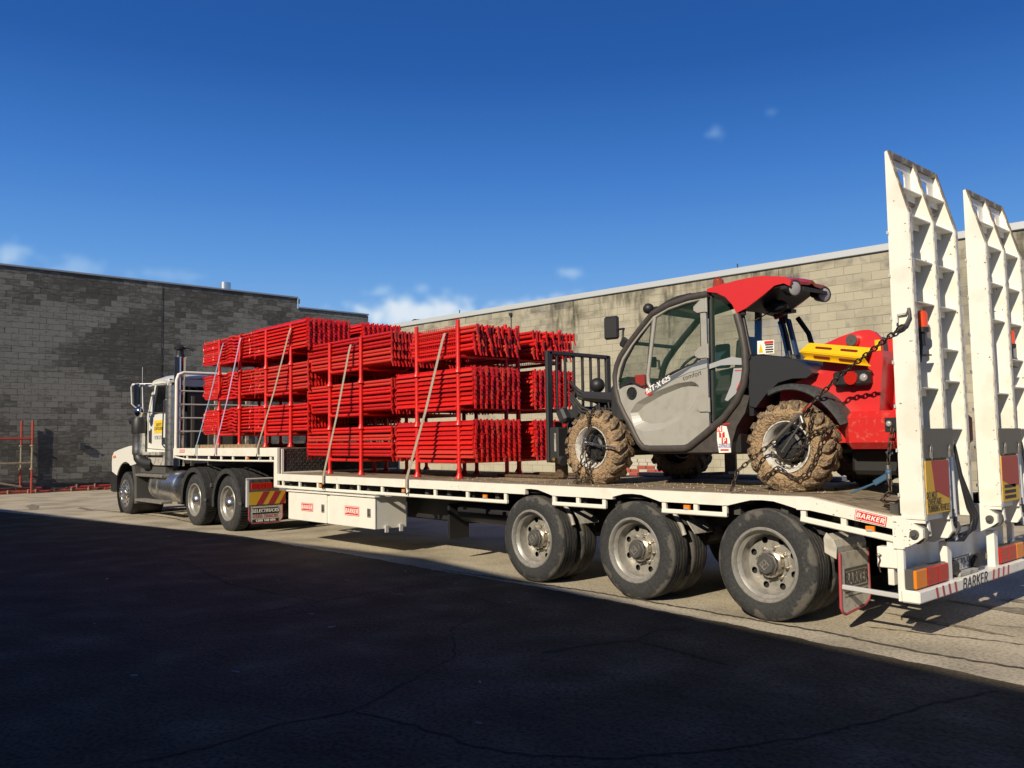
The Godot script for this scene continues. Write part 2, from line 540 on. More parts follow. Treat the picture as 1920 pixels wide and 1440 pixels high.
func ground() -> void:
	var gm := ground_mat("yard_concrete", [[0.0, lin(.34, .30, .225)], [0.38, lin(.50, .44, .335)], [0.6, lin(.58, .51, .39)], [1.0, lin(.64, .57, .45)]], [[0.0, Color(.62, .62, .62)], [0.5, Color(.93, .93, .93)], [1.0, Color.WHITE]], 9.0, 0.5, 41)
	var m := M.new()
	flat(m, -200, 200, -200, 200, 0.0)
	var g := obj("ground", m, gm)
	tag(g, "pale sunlit concrete yard the trailer stands on", "", "", "structure")
	# dirty yard in front of the joint, coloured darker to deepen the cast shade
	var dm := ground_mat("shade_toned_asphalt", [[0.0, lin(.07, .056, .036)], [0.4, lin(.10, .081, .053)], [0.6, lin(.118, .097, .065)], [1.0, lin(.20, .165, .112)]], [[0.0, Color(.5, .5, .5)], [0.5, Color(.88, .88, .88)], [1.0, Color.WHITE]], 6.3, 0.7, 77)
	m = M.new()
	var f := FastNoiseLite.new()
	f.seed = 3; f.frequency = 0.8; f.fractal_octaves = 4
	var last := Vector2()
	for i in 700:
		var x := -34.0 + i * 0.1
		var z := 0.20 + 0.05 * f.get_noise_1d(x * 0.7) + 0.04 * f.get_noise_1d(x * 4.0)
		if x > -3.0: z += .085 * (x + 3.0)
		if x < -12.0: z += 0.17 * (-12.0 - x)  # dark colour starts close to the edge of the cast shade
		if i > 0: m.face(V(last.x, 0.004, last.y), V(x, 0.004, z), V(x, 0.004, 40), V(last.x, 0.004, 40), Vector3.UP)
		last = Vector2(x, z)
	tag(obj("shade_toned_yard", m, dm), "cracked dirty asphalt with the foreground shade deepened in its colour", "", "", "structure")
	var tar := mat("tar", lin(.075, .065, .05), 0.85, 0.0, lin(.13, .11, .085), 0.5)
	m = M.new()
	ribbon(m, [P(-6, .16), P(-3.4, -0.02), P(-.72, .03), P(.26, .155), P(.9, .12), P(3, .4)], 0.022, 0.008, 4)
	ribbon(m, [P(-.55, -.4), P(-.1, -.5), P(.45, -.62), P(1.5, -.75)], 0.012, 0.008, 9)
	ribbon(m, [P(-22, .3), P(-19, -.2), P(-17, -.35), P(-15, -.2)], 0.03, 0.008, 8)
	ribbon(m, [P(.15, -1.2), P(.6, -1.35), P(1.2, -1.3)], 0.008, 0.008, 15)
	tag(obj("pavement_joint", m, tar), "dark tar filled joint across the pale concrete", "", "", "structure")
	var ck := mat("crack_dirt", lin(.016, .014, .012), 0.95)
	m = M.new()
	ribbon(m, [P(-1.8, 5.4), P(-1.72, 4.98), P(-1.79, 4.53), P(-1.71, 4.08), P(-1.95, 3.55), P(-2.3, 2.8), P(-3.1, 2.2), P(-3.6, 1.2)], 0.010, 0.008, 21)
	ribbon(m, [P(-1.71, 4.08), P(-1.2, 3.96), P(-.72, 3.92), P(-.38, 3.8), P(-.04, 3.48), P(.29, 2.98), P(.49, 2.49), P(.63, 1.99), P(.73, 1.43), P(.91, .85)], 0.010, 0.008, 22)
	ribbon(m, [P(-4.96, 4.2), P(-5.06, 3.2), P(-5.17, 1.86), P(-5.2, .1)], 0.010, 0.008, 23)
	ribbon(m, [P(-1.9, 2.27), P(-1.82, 1.83), P(-1.64, 1.4), P(-1.18, 1.44), P(-.69, 1.51)], 0.010, 0.008, 24)
	ribbon(m, [P(-1.64, 1.4), P(-1.75, 1.0), P(-1.6, .7)], 0.008, 0.008, 25)
	ribbon(m, [P(-12, 3), P(-9.5, 2.2), P(-7, 2.6), P(-5.1, 2.4)], 0.010, 0.008, 26)
	ribbon(m, [P(-3.6, 1.2), P(-4.4, 1.0), P(-5.1, 1.1)], 0.010, 0.008, 27)
	tag(obj("pavement_crack", m, ck), "branching cracks in the dark asphalt", "", "", "structure")
	var st := mat("oil_stain", lin(.20, .17, .13), 0.8, 0.0, lin(.30, .26, .2), 0.6)
	m = M.new()
	for e in [[.55, -2.0, .9, .16, .12], [.9, -2.5, 1.1, .13, .1], [-.1, -1.0, .5, .05, .2], [-19.5, -1.4, .7, .12, .1], [-23.6, 1.0, 1.1, .15, .2], [-21.5, .2, .8, .08, .1]]:
		blotch(m, P(e[0], e[1]), P(e[2], e[3]), 0.006, int(e[0] * 37), e[4])
	tag(obj("pavement_stain", m, st), "brown oil stains on the sunlit concrete", "", "", "structure")
	m = M.new()
	for i in 26:
		m.box(V(rng.randf_range(-14, 1.5), 0.008, rng.randf_range(0.2, 5.2)), V(rng.randf_range(.01, .07), .006, rng.randf_range(.008, .02)), Basis(Vector3.UP, rng.randf() * 6.0))
	tag(obj("yard_litter", m, mat("litter", lin(.3, .29, .27), 0.9)), "scattered chips and leaf scraps on the asphalt", "", "", "stuff")

# ---------------------------------------------------------------- block walls
# blocks on the plane through o along d (unit, horizontal), outward normal nn; top(s) gives the wall height at s metres
func block_wall(t: Node3D, o: Vector3, d: Vector3, nn: Vector3, s0: float, s1: float, bl: float, bh: float, top, tones: Array, core: Material, score, tone_of, joints: Array) -> void:
	var list := []
	var rows := int(9.0 / bh)
	for r in rows:
		var s := s0 - (bl * 0.5 if r % 2 else 0.0)
		while s < s1:
			var a := maxf(s, s0)
			var b := minf(s + bl, s1)
			for j in joints:
				if a < j and b > j:
					if j - a > 0.06 and (r + 1) * bh <= top.call((a + b) * 0.5) + 0.02: list.append([r, a, j])
					a = j
			if b - a > 0.06 and (r + 1) * bh <= top.call((a + b) * 0.5) + 0.02: list.append([r, a, b])
			s += bl
	for e in list:
		var c: Vector3 = o + d * ((e[1] + e[2]) * 0.5) + V(0, (e[0] + 0.5) * bh, 0)
		e.append(score.call(c)); e.append(c)
	list.sort_custom(func(p, q): return p[3] > q[3] or (p[3] == q[3] and (p[0] < q[0] or (p[0] == q[0] and p[1] < q[1]))))
	var q := Basis(d, Vector3.UP, nn)
	var unit := {}
	var rest := []
	for k in tones.size(): rest.append(M.new())
	for i in list.size():
		var e: Array = list[i]
		var k: int = tone_of.call(e[4], e[0], e[1])
		var size := V(e[2] - e[1] - 0.011, bh - 0.011, 0.05)
		var proud := rng.randf_range(-0.004, 0.004)
		if i < 300:
			var key := "%d %.2f" % [k, size.x]
			if not unit.has(key):
				var m := M.new()
				m.box(Vector3(), size, Basis(), 0.004)
				unit[key] = m.mesh()
				unit[key].surface_set_material(0, tones[k])
			inst("block", unit[key], t, Transform3D(q, e[4] - t.position + nn * (proud - 0.019)))
		else:
			rest[k].box(e[4] + nn * (proud - 0.019), size, q)
	for k in tones.size():
		if rest[k].v.size(): tag(obj("block", rest[k], tones[k], t), "", "", "", "stuff")
	var m := M.new()
	for k in 60:
		var a := lerpf(s0, s1, k / 60.0)
		var b := lerpf(s0, s1, (k + 1) / 60.0)
		var h: float = minf(top.call(a + .01), top.call(b - .01)) - .02
		m.box(o + d * ((a + b) * .5) + V(0, h * .5, 0) - nn * .18, V(b - a, h, .36), q)
	obj("mortar", m, core, t)

func wall_mat(key: String, a: Color, b: Color, size: float, cut: Array, sd: int) -> StandardMaterial3D:
	var m := StandardMaterial3D.new()
	m.resource_name = key
	m.albedo_texture = noise_tex(sd, 0.011, 6, [[0.0, b], [cut[0], b], [cut[1], a], [1.0, a]], 384)
	m.uv1_triplanar = true; m.uv1_world_triplanar = true
	m.uv1_scale = Vector3.ONE / size
	if key.begins_with("damp"): m.uv1_scale = Vector3(.55, 1.7, .55)
	m.roughness = 0.92; m.metallic_specular = 0.25
	m.heightmap_enabled = true; m.heightmap_texture = grainy; m.heightmap_scale = 0.6
	return m

# run-off and algae under the flashing of the pale wall: 36 m of wall wide, 6.2 m high
func stain_image() -> ImageTexture:
	var W := 1800
	var H := 310
	var im := Image.create(W, H, false, Image.FORMAT_RGB8)
	var f := FastNoiseLite.new()
	f.seed = 77; f.frequency = 1.0; f.fractal_octaves = 5
	var runs := [[-15.9, .3, 1.2, .5], [-15.2, .25, 1.5, .55], [-13.5, .8, .5, .45], [-12.7, .25, 1.4, .5], [-11.7, .22, 1.7, .7], [-10.9, .5, .8, .3], [-9.0, .9, .4, .35], [-8.1, .25, .9, .5], [-4.6, .35, .7, .55], [-2.6, .7, .6, .5], [-2.0, .18, 1.6, .6], [-1.2, .5, .9, .5], [.4, .6, .5, .5], [2.2, .4, .9, .4]]
	for y in H:
		var h := 6.2 * (1.0 - (y + .5) / H)
		for x in W:
			var wx := 36.0 * (x + .5) / W - (36.0 if x > W / 6 else 0.0)
			var k := 0.0
			var up := 6.1 - h
			var fine := f.get_noise_2d(wx * 5.0, h * 1.2)
			for r in runs:
				var dx: float = (wx - r[0]) / r[1]
				if absf(dx) < 2.5: k = maxf(k, r[3] * exp(-dx * dx) * clampf(1.25 - up / (r[2] * (1.0 + fine * .8)), 0.0, 1.0))
			k *= clampf(.75 + fine * 1.3, 0.0, 1.3)
			k += maxf(0.0, f.get_noise_2d(wx * .9 + 40.0, h * 2.2)) * .5 * clampf(1.2 - up / 1.6, 0.0, 1.0)
			k += maxf(0.0, f.get_noise_2d(wx * .5 - 9.0, h * .9 + 5.0) - .1) * .35
			k = clampf(k, 0.0, .8)
			im.set_pixel(x, y, Color.WHITE.lerp(Color(.30, .30, .29), k))
	return ImageTexture.create_from_image(im)

func walls() -> void:
	# ---- the damp dark wall at the end of the yard
	var L := thing("block_wall", "tall dark grey damp-stained concrete block wall behind the white truck", "wall", V(-32.15, 0, 0))
	var f := FastNoiseLite.new()
	f.seed = 8; f.frequency = 0.16; f.fractal_octaves = 3
	var tones := []
	for k in 6:
		var w: float = [.195, .183, .168, .142, .122, .108][k]
		tones.append(wall_mat("damp_block_%d" % k, lin(w * 1.02, w * 1.0, w * .90), lin(w * .70, w * .68, w * .62), 1.7, [[.16, .34], [.2, .38], [.30, .46], [.42, .6], [.5, .7], [.5, .8]][k], 100 + k))
	var top := func(s: float) -> float: return 8.33 if s < 11.58 else 7.88
	var score := func(c: Vector3) -> float: return (100.0 if c.y > 2.0 and c.z < 0.6 and c.z > -11.0 else 0.0) - absf(c.y - 5.6) - absf(c.z + 4.5) * 0.4
	var tone_of := func(c: Vector3, r: int, s: float) -> int:
		var w := f.get_noise_2d(c.z * 1.0, c.y * 1.7) + 0.22 * rng.randf_range(-1, 1)
		w += 0.42 * exp(-pow((c.z + 4.6) / 2.8, 2.0) - pow((c.y - 5.9) / 1.3, 2.0))
		return clampi(int(floor((w + 0.28) * 6.5)), 0, 5)
	block_wall(L, V(-32.15, 0, 0), V(0, 0, -1), V(1, 0, 0), -12.0, 15.4, 0.456, 0.225, top, tones, mat("dark_mortar", lin(.05, .048, .044), 0.95, 0.0, lin(.08, .077, .07), 2.0), score, tone_of, [5.48])
	var m := M.new()
	m.box(V(-32.25, 8.37, 0.2), V(0.34, 0.07, 23.6), Basis(), 0.01)
	m.box(V(-32.25, 8.1, -11.6), V(0.34, 0.5, 0.05), Basis(), 0.01)
	m.box(V(-32.25, 7.92, -13.52), V(0.34, 0.07, 3.78), Basis(), 0.01)
	obj("coping", m, mat("zinc", lin(.34, .36, .38), 0.45, 0.6), L)
	m = M.new()
	m.box(V(-32.127, 4.1, -5.48), V(0.012, 8.2, 0.012))
	obj("control_joint", m, mat("black_seal", lin(.012, .012, .012), 0.8), L)
	# ---- the pale wall along the far side of the trailer
	var ph := deg_to_rad(5.0)
	var nn := V(sin(ph), 0, cos(ph))
	var d := V(cos(ph), 0, -sin(ph))
	var o := V(-7.203, 0, -12.886)
	var R := thing("block_wall", "pale sunlit cream concrete block wall behind the trailer and telehandler", "wall", o)
	var pale := []
	for k in 5:
		var w: float = [.40, .385, .36, .33, .29][k]
		pale.append(wall_mat("pale_block_%d" % k, lin(w * 1.0, w * .92, w * .70), lin(w * .76, w * .72, w * .62), 2.3, [[.05, .2], [.1, .28], [.15, .33], [.25, .45], [.3, .55]][k], 140 + k))
	var g := FastNoiseLite.new()
	g.seed = 21; g.frequency = 0.3; g.fractal_octaves = 3
	var ptone := func(c: Vector3, r: int, s: float) -> int:
		var w := g.get_noise_2d(s * 0.8, c.y * 1.2) * 0.8 + 0.25 * rng.randf_range(-1, 1) + (0.28 if c.y > 5.3 else 0.0) + (0.28 if s > 2.5 else -0.05)
		return clampi(int(floor((w + 0.3) * 4.2)), 0, 4)
	var pscore := func(c: Vector3) -> float: return (100.0 if c.y > 3.0 and c.x > -14.0 and c.x < -1.2 else 0.0) - absf(c.y - 4.6) - absf(c.x + 7.0) * 0.3
	var stain := stain_image()
	for k in 5:
		pale[k].detail_enabled = true
		pale[k].detail_blend_mode = BaseMaterial3D.BLEND_MODE_MUL
		pale[k].detail_uv_layer = BaseMaterial3D.DETAIL_UV_2
		pale[k].detail_albedo = stain
		pale[k].uv2_triplanar = true; pale[k].uv2_world_triplanar = true
		pale[k].uv2_scale = V(1.0 / 36.0, 1.0 / 6.2, 1.0 / 36.0)
	block_wall(R, o, d, nn, -18.0, 16.0, 0.44, 0.216, func(s): return 6.06, pale, mat("pale_mortar", lin(.30, .27, .205), 0.95, 0.0, lin(.24, .21, .16), 1.5), pscore, ptone, [-1.2, 8.0])
	var q := Transform3D(Basis(d, Vector3.UP, nn), o)
	m = M.new()
	m.box(q * V(-1, 6.15, -.12), V(34.1, .17, .34), q.basis, .012)
	obj("flashing", m, mat("flashing", lin(.46, .48, .49), 0.45, 0.1), R)
	m = M.new()
	m.box(q * V(-1, 6.052, -.10), V(34.0, .022, .26), q.basis)
	for s in [-1.2, 8.0]: m.box(q * V(s, 3.0, -.003), V(.016, 6.0, .02), q.basis)
	obj("shadow_gap", m, mats["black_seal"], R)
	m = M.new()
	for s in [-2.35, -13.2]: m.cyl(q * V(s, 6.14, .03), q * V(s, 6.34, .03), .018)
	m.box(q * V(-10.7, 5.9, .05), V(.1, .1, .1), q.basis, .01)
	m.cyl(q * V(-10.7, 3.0, .03), q * V(-10.7, 5.9, .03), .012)
	obj("roof_pin", m, mat("dark_steel", lin(.05, .05, .052), 0.5, 0.4), R)
	# ---- vents on the roofs
	var t := thing("roof_vent", "silver cylindrical roof vent standing above the dark block wall", "roof vent", V(-32.6, 8.3, -8.35))
	m = M.new()
	m.lathe([P(.0, .0), P(.24, .0), P(.24, .46), P(.225, .46), P(.225, .3), P(0, .3)], V(-32.6, 8.3, -8.35), Vector3.UP, 24)
	obj("duct", m, mat("galvanised", lin(.5, .53, .55), 0.3, 0.85), t)
	t = thing("turbine_vent", "round grey turbine vent on the roof behind the pale wall", "roof vent", V(-24.6, 6.2, -12.9))
	m = M.new()
	for k in 18:
		var a := TAU * k / 18
		var pts := []
		for j in 7: pts.append(V(-24.6 + cos(a + j * .06) * .30 * cos(j * .23), 6.3 + .28 * sin(j * .26), -12.9 + sin(a + j * .06) * .30 * cos(j * .23)))
		m.tube(pts, .02, 5, false, .035)
	obj("fin", m, mats["dark_steel"], t)
	m = M.new()
	m.cyl(V(-24.6, 6.0, -12.9), V(-24.6, 6.32, -12.9), .22, -1, 18)
	m.cyl(V(-24.6, 6.55, -12.9), V(-24.6, 6.6, -12.9), .14, .06, 18)
	obj("throat", m, mats["galvanised"], t)
	# ---- the gabled building behind the photographer, whose shade lies on the yard
	t = thing("warehouse", "gabled block warehouse on the open side of the yard", "building", V(-3.6, 0, 12.0))
	m = M.new()
	m.prism([P(-31.5, 0), P(26, 0), P(26, 5.0), P(-3.65, 7.43), P(-31.5, 5.35)], 12.0, 12.4)
	obj("gable_wall", m, pale[4], t)
	m = M.new()
	m.prism([P(-31.6, 5.34), P(-3.65, 7.42), P(26.1, 4.98), P(26.1, 4.86), P(-3.65, 7.3), P(-31.6, 5.22)], 12.4, 40.0)
	obj("roof", m, mats["flashing"], t)
	m = M.new()
	m.box(V(6.5, 2.1, 11.97), V(4.2, 4.2, .06))
	obj("roller_door", m, mats["galvanised"], t)
	# ---- a switch box on the dark wall
	t = thing("switch_box", "small black electrical box on the dark wall above fallen red tubes", "switch box", V(-32.1, 1.6, -2.52))
	m = M.new()
	m.box(V(-32.05, 1.68, -2.52), V(.12, .26, .2), Basis(), .015)
	obj("case", m, mats["dark_steel"], t)
	m = M.new()
	m.tube([V(-32.05, 1.7, -2.62), V(-32.0, 1.66, -2.8), V(-32.05, 1.5, -2.92)], .012, 6)
	obj("cable", m, mats["black_seal"], t)
	# ---- red scaffold leaning and lying by the dark wall
	var red := mat("old_red", lin(.36, .045, .03), 0.55, 0.0, lin(.22, .04, .03), 0.3)
	var rust := mat("old_galv", lin(.30, .27, .20), 0.6, 0.2, lin(.2, .13, .08), 0.3)
	t = thing("leaning_scaffold", "red and rusty scaffold frame standing in front of the dark block wall", "scaffold", V(-30.2, 0, .2))
	for e in [[-31.3, -.66], [-31.95, -.44], [-31.98, -.80]]:
		m = M.new()
		m.cyl(V(e[0], 0, e[1]), V(e[0], .9, e[1]), .036); m.cyl(V(e[0], 1.75, e[1]), V(e[0], 2.65, e[1]), .036)
		obj("post", m, red, t)
		m = M.new()
		m.cyl(V(e[0], .9, e[1]), V(e[0], 1.75, e[1]), .033)
		for y in [.86, 1.7]: m.cyl(V(e[0], y, e[1]), V(e[0], y + .05, e[1]), .075)
		obj("collar", m, rust, t)
	m = M.new()
	m.cyl(V(-31.4, 1.98, 3.2), V(-31.32, 1.98, -.62), .04)
	obj("rail", m, red, t)
	m = M.new()
	m.cyl(V(-31.4, 1.1, 3.2), V(-31.32, 1.1, -.62), .04)
	obj("rail", m, rust, t)
	m = M.new()
	m.cyl(V(-31.7, .9, 2.6), V(-31.6, .25, -.4), .04)
	obj("brace", m, rust, t)
	for i in 9:
		var z0: float = [1.6, 1.1, -.6, -1.2, -2.0, -2.6, -3.2, -4.1, -3.0][i]
		var x: float = -31.3 - [.1, .4, .2, .5, .35, .6, .25, .62, .5][i]
		var ln: float = [2.6, 2.2, 2.4, 2.0, 2.6, 2.0, 2.2, 2.4, 1.8][i]
		var y: float = .05 + (.1 if i % 3 == 1 else 0.0)
		t = thing("scaffold_tube", "weathered red tube at the foot of the dark wall, %s from the corner" % ["last but two", "eighth", "seventh", "sixth", "fifth", "fourth", "third", "first", "second"][i], "scaffold tube", V(x, y, z0), "red tubes lying along the dark wall")
		m = M.new()
		m.cyl(V(x, y, z0), V(x - .15, y + .02, z0 - ln), .045, -1, 8)
		obj("tube", m, red, t)
		m = M.new()
		for k in 4: m.cyl(V(x - .03 * k, y - .03, z0 - .25 - ln * .25 * k), V(x - .03 * k + .02, y + .1, z0 - .25 - ln * .25 * k), .035, -1, 6)
		obj("clip", m, rust, t)

# ---------------------------------------------------------------- materials shared by the vehicles
func tyre_image(sd: int) -> ImageTexture:   # u round the tyre, v across it: dry mud keeps to the shoulders, ragged towards the sidewall
	var W := 768
	var H := 192
	var im := Image.create(W, H, false, Image.FORMAT_RGB8)
	var f := FastNoiseLite.new()
	f.seed = sd; f.frequency = 0.9; f.fractal_octaves = 5
	for y in H:
		var v := y / float(H - 1)
		for x in W:
			var a := TAU * x / W
			var nz := f.get_noise_3d(cos(a) * 2.2, sin(a) * 2.2, v * 7.0)
			var nf := f.get_noise_3d(cos(a) * 14.0, sin(a) * 14.0, v * 46.0)
			var base := lin(.030, .031, .034).lerp(lin(.05, .05, .05), clampf(.5 + nf, 0, 1))
			var k := 0.0
			if v < 0.24: k = smoothstep(0.0, 0.04, nz * .16 + nf * .03 + (v - 0.172))
			else: k = clampf(.3 + nz * 1.0 + nf * .5, .05, .9)
			im.set_pixel(x, y, base.lerp(lin(.17, .155, .13).lerp(lin(.115, .105, .09), clampf(.5 + nf * 1.5, 0, 1)), k * .7))
	return ImageTexture.create_from_image(im)

func materials() -> void:
	mat("trailer_white", lin(.80, .775, .70), 0.38, 0.0, lin(.74, .71, .625), 2.4, [.45, .9])
	mat("worn_white", lin(.80, .78, .71), 0.42, 0.0, lin(.72, .69, .60), 1.9, [.5, .9])
	mat("deck_plate", lin(.20, .165, .125), 0.75, 0.1, lin(.32, .255, .175), 1.1, [.35, .7], 1.2)
	mat("chequer", lin(.035, .032, .03), 0.5, 0.4, lin(.07, .06, .05), 0.8)
	mat("chassis", lin(.035, .035, .037), 0.7, 0.1, lin(.07, .065, .058), 1.2)
	mat("chassis_pale", lin(.42, .40, .36), 0.6, 0.0, lin(.22, .2, .17), 0.9)
	mat("rim_paint", lin(.36, .345, .315), 0.36, 0.35, lin(.28, .265, .235), 0.35)
	mat("hub_metal", lin(.62, .58, .50), 0.25, 0.75, lin(.34, .28, .2), 0.25)
	mat("hub_cap", lin(.13, .125, .12), 0.4, 0.4)
	mat("rubber", lin(.026, .026, .028), 0.75, 0.0, lin(.045, .044, .042), 0.5)
	mat("black_plastic", lin(.018, .018, .02), 0.5)
	mat("stainless", lin(.40, .385, .35), 0.38, 0.6, lin(.26, .245, .215), 0.5)
	mat("rib_grey", lin(.60, .58, .53), .5, 0.0, lin(.34, .31, .26), .5, [.55, .75])
	mat("rust_spot", lin(.16, .075, .035), .8, 0.0, lin(.07, .05, .035), .1)
	mat("toe_grime", lin(.40, .36, .28), .6, 0.0, lin(.16, .125, .09), .6, [.3, .6])
	mat("flap_grey", lin(.52, .49, .42), 0.5, 0.0, lin(.40, .375, .32), 0.5)
	mat("red_edge", lin(.36, .06, .07), 0.6)
	mat("badge_red", lin(.62, .035, .03), 0.4)
	mat("badge_white", lin(.85, .83, .78), 0.4)
	mat("ink", lin(.02, .02, .02), 0.6)
	mat("sign_yellow", lin(.60, .36, .03), 0.45)
	mat("sign_red", lin(.34, .03, .035), 0.45)
	mat("grey_panel", lin(.10, .098, .095), 0.45, 0.2)
	mat("lens_red", lin(.50, .02, .012), 0.2, 0.0, lin(.38, .015, .01), 0.08)
	mat("lens_amber", lin(.75, .22, .015), 0.2)
	mat("lens_clear", lin(.34, .34, .35), 0.12)
	mat("galv_white", lin(.66, .66, .66), 0.35, 0.3)
	mat("chrome", lin(.62, .62, .64), 0.12, 1.0)
	mat("polished", lin(.66, .66, .66), 0.28, 0.95, lin(.45, .44, .42), 0.6)
	mat("chain_steel", lin(.06, .052, .045), 0.5, 0.7, lin(.12, .075, .045), 0.15)
	mat("timber", lin(.30, .21, .12), 0.85, 0.0, lin(.2, .14, .08), 0.35)
	for k in 3:
		var m := StandardMaterial3D.new()
		m.resource_name = "tyre_%d" % k
		m.albedo_texture = tyre_image(31 + k * 7)
		m.roughness = 0.8; m.metallic_specular = 0.35
		mats["tyre_%d" % k] = m

func bolts(m: M, c: Vector3, ax: Vector3, r: float, cnt: int, rad: float, ln: float, ph := 0.0) -> void:
	var x := ax.cross(Vector3.UP).normalized()
	for i in cnt:
		var a := TAU * i / cnt + ph
		var p := c + (x * cos(a) + Vector3.UP * sin(a)) * r
		m.cyl(p, p + ax * ln, rad, rad * .8, 6)

# a dual road wheel; c is the middle of the outer face, ax points outwards
func road_wheel(parent: Node3D, c: Vector3, ax: Vector3, R: float, dual: bool, k: int, style := "trailer") -> void:
	var w := node("wheel", parent, c)
	var wd := 0.275
	for e in ([0.0, -0.33] if dual else [0.0]):
		var m := M.new()
		var pr := []
		var ri := 0.332
		pr.append(P(ri - .03, -wd + .03)); pr.append(P(ri, -.02)); pr.append(P(ri + .012, .004)); pr.append(P(ri + .05, .014)); pr.append(P((ri + R) * .5, .018)); pr.append(P(R - .055, .008)); pr.append(P(R - .022, -.008)); pr.append(P(R - .006, -.024))
		var g := 4
		for i in g:
			var y0: float = -.03 - (wd - .06) * (i + .82) / (g + .6)
			pr.append(P(R, y0 + .014)); pr.append(P(R, y0)); pr.append(P(R - .014, y0 - .003)); pr.append(P(R - .014, y0 - .010)); pr.append(P(R, y0 - .013))
		pr.append(P(R - .004, -wd + .02)); pr.append(P(R - .03, -wd)); pr.append(P((ri + R) * .5, -wd - .01)); pr.append(P(ri, -wd + .01))
		m.lathe(pr, c + ax * e, ax, 56)
		if style != "trailer":   # drive tyres: cross bars
			for i in 64:
				var a := TAU * i / 64
				var rd := (ax.cross(Vector3.UP).normalized() * cos(a) + Vector3.UP * sin(a))
				m.box(c + ax * (e - wd * .5) + rd * (R + .002), V(.02, wd * .84, .028), Basis(rd, ax, rd.cross(ax)), .003)
		obj("tyre", m, mats["tyre_%d" % (k % 3)] if style == "trailer" else mats["rubber"], w)
	var m := M.new()
	if style == "steer":
		m.lathe([P(.335, -.02), P(.345, .008), P(.325, .012), P(.31, -.01), P(.29, .0), P(.215, .035), P(.2, .045), P(.15, .05)], c, ax, 40)
		obj("rim", m, mats["polished"], w)
		m = M.new()
		m.lathe([P(.15, .03), P(.15, .05), P(.105, .055), P(.10, .12), P(.085, .14), P(0, .145)], c, ax, 24)
		bolts(m, c + ax * .04, ax, .18, 10, .017, .07)
		obj("hub", m, mats["polished"], w)
		m = M.new()
		for i in 10:
			var a := TAU * (i + .5) / 10
			var rd := (ax.cross(Vector3.UP).normalized() * cos(a) + Vector3.UP * sin(a))
			m.cyl(c + rd * .255 + ax * .0, c + rd * .252 + ax * .022, .026, -1, 10)
		obj("hand_hole", m, mats["ink"], w)
		return
	var depth := .165
	m.lathe([P(.335, -.02), P(.346, .006), P(.338, .016), P(.322, .016), P(.312, .004), P(.306, -.03), P(.288, -.045), P(.276, -.06), P(.272, -depth + .02), P(.262, -depth)], c, ax, 48)
	var x := ax.cross(Vector3.UP).normalized()
	var q := Transform3D(Basis(x, ax.cross(x) * 1.0, ax), c - ax * depth)
	m.holed(.155, .263, 8, .031, q, .222)
	m.lathe([P(.158, -depth), P(.150, -depth + .012), P(.12, -depth + .016), P(.10, -depth + .016)], c, ax, 32)
	obj("rim", m, mats["rim_paint"], w)
	m = M.new()
	m.lathe([P(.27, -.2), P(.27, -.21), P(.0, -.21)], c, ax, 24)
	obj("drum", m, mats["ink"], w)
	m = M.new()
	if style == "drive":
		m.lathe([P(.13, -depth), P(.125, -.06), P(.105, .0), P(.06, .035), P(0, .045)], c, ax, 24)
		bolts(m, c - ax * (depth - .01), ax, .155, 10, .016, .03)
		obj("hub", m, mats["polished"], w)
		return
	m.lathe([P(.125, -depth), P(.125, -.085), P(.108, -.075), P(.105, -.06)], c, ax, 28)
	bolts(m, c - ax * (depth - .01), ax, .15, 8, .018, .035, .2)
	obj("hub", m, mats["hub_metal"], w)
	m = M.new()
	m.lathe([P(.108, -.06), P(.108, -.045), P(.092, -.04), P(.086, -.012), P(.078, -.004), P(0, -.004)], c, ax, 8)
	obj("hub_cap", m, mats["hub_cap"], w)
	m = M.new()
	var qq := Transform3D(Basis(x, ax.cross(x), ax), c - ax * .002)
	if qq.basis.determinant() < 0: qq.basis.x = -qq.basis.x
	m.frame([P(.05, 0), P(0, .05), P(-.05, 0), P(0, -.05)], [P(.042, 0), P(0, .042), P(-.042, 0), P(0, -.042)], 0, .003, qq)
	m.box(c + ax * .0005 + x * .012, V(.006, .05, .005), qq.basis)
	m.box(c + ax * .0005 - x * .006, V(.03, .006, .005), qq.basis)
	m.box(c + ax * .0005 - x * .016 + Vector3.UP * .012, V(.006, .028, .005), qq.basis)
	obj("emblem", m, mats["rim_paint"], w)

func badge(parent: Node3D, c: Vector3, w: float, h: float, q: Basis, txt := "BARKER") -> void:
	var b := node("badge", parent, c)
	var m := M.new()
	m.box(c, V(w, h, .004), q, .0015)
	obj("badge_plate", m, mats["badge_red"], b)
	m = M.new()
	var o := Transform3D(q, c + q.z * .003)
	var r := func(a: float, d: float) -> Array: return [P(-a, -d), P(a, -d), P(a, d), P(-a, d)]
	m.frame(r.call(w * .475, h * .44), r.call(w * .455, h * .39), -.002, .001, o)
	m.text(txt, h * .48, Transform3D(q, c + q.z * .002), .003, true, w * .80 / (h * .48 * 4.6), .18)
	obj("badge_lettering", m, mats["badge_white"], b)

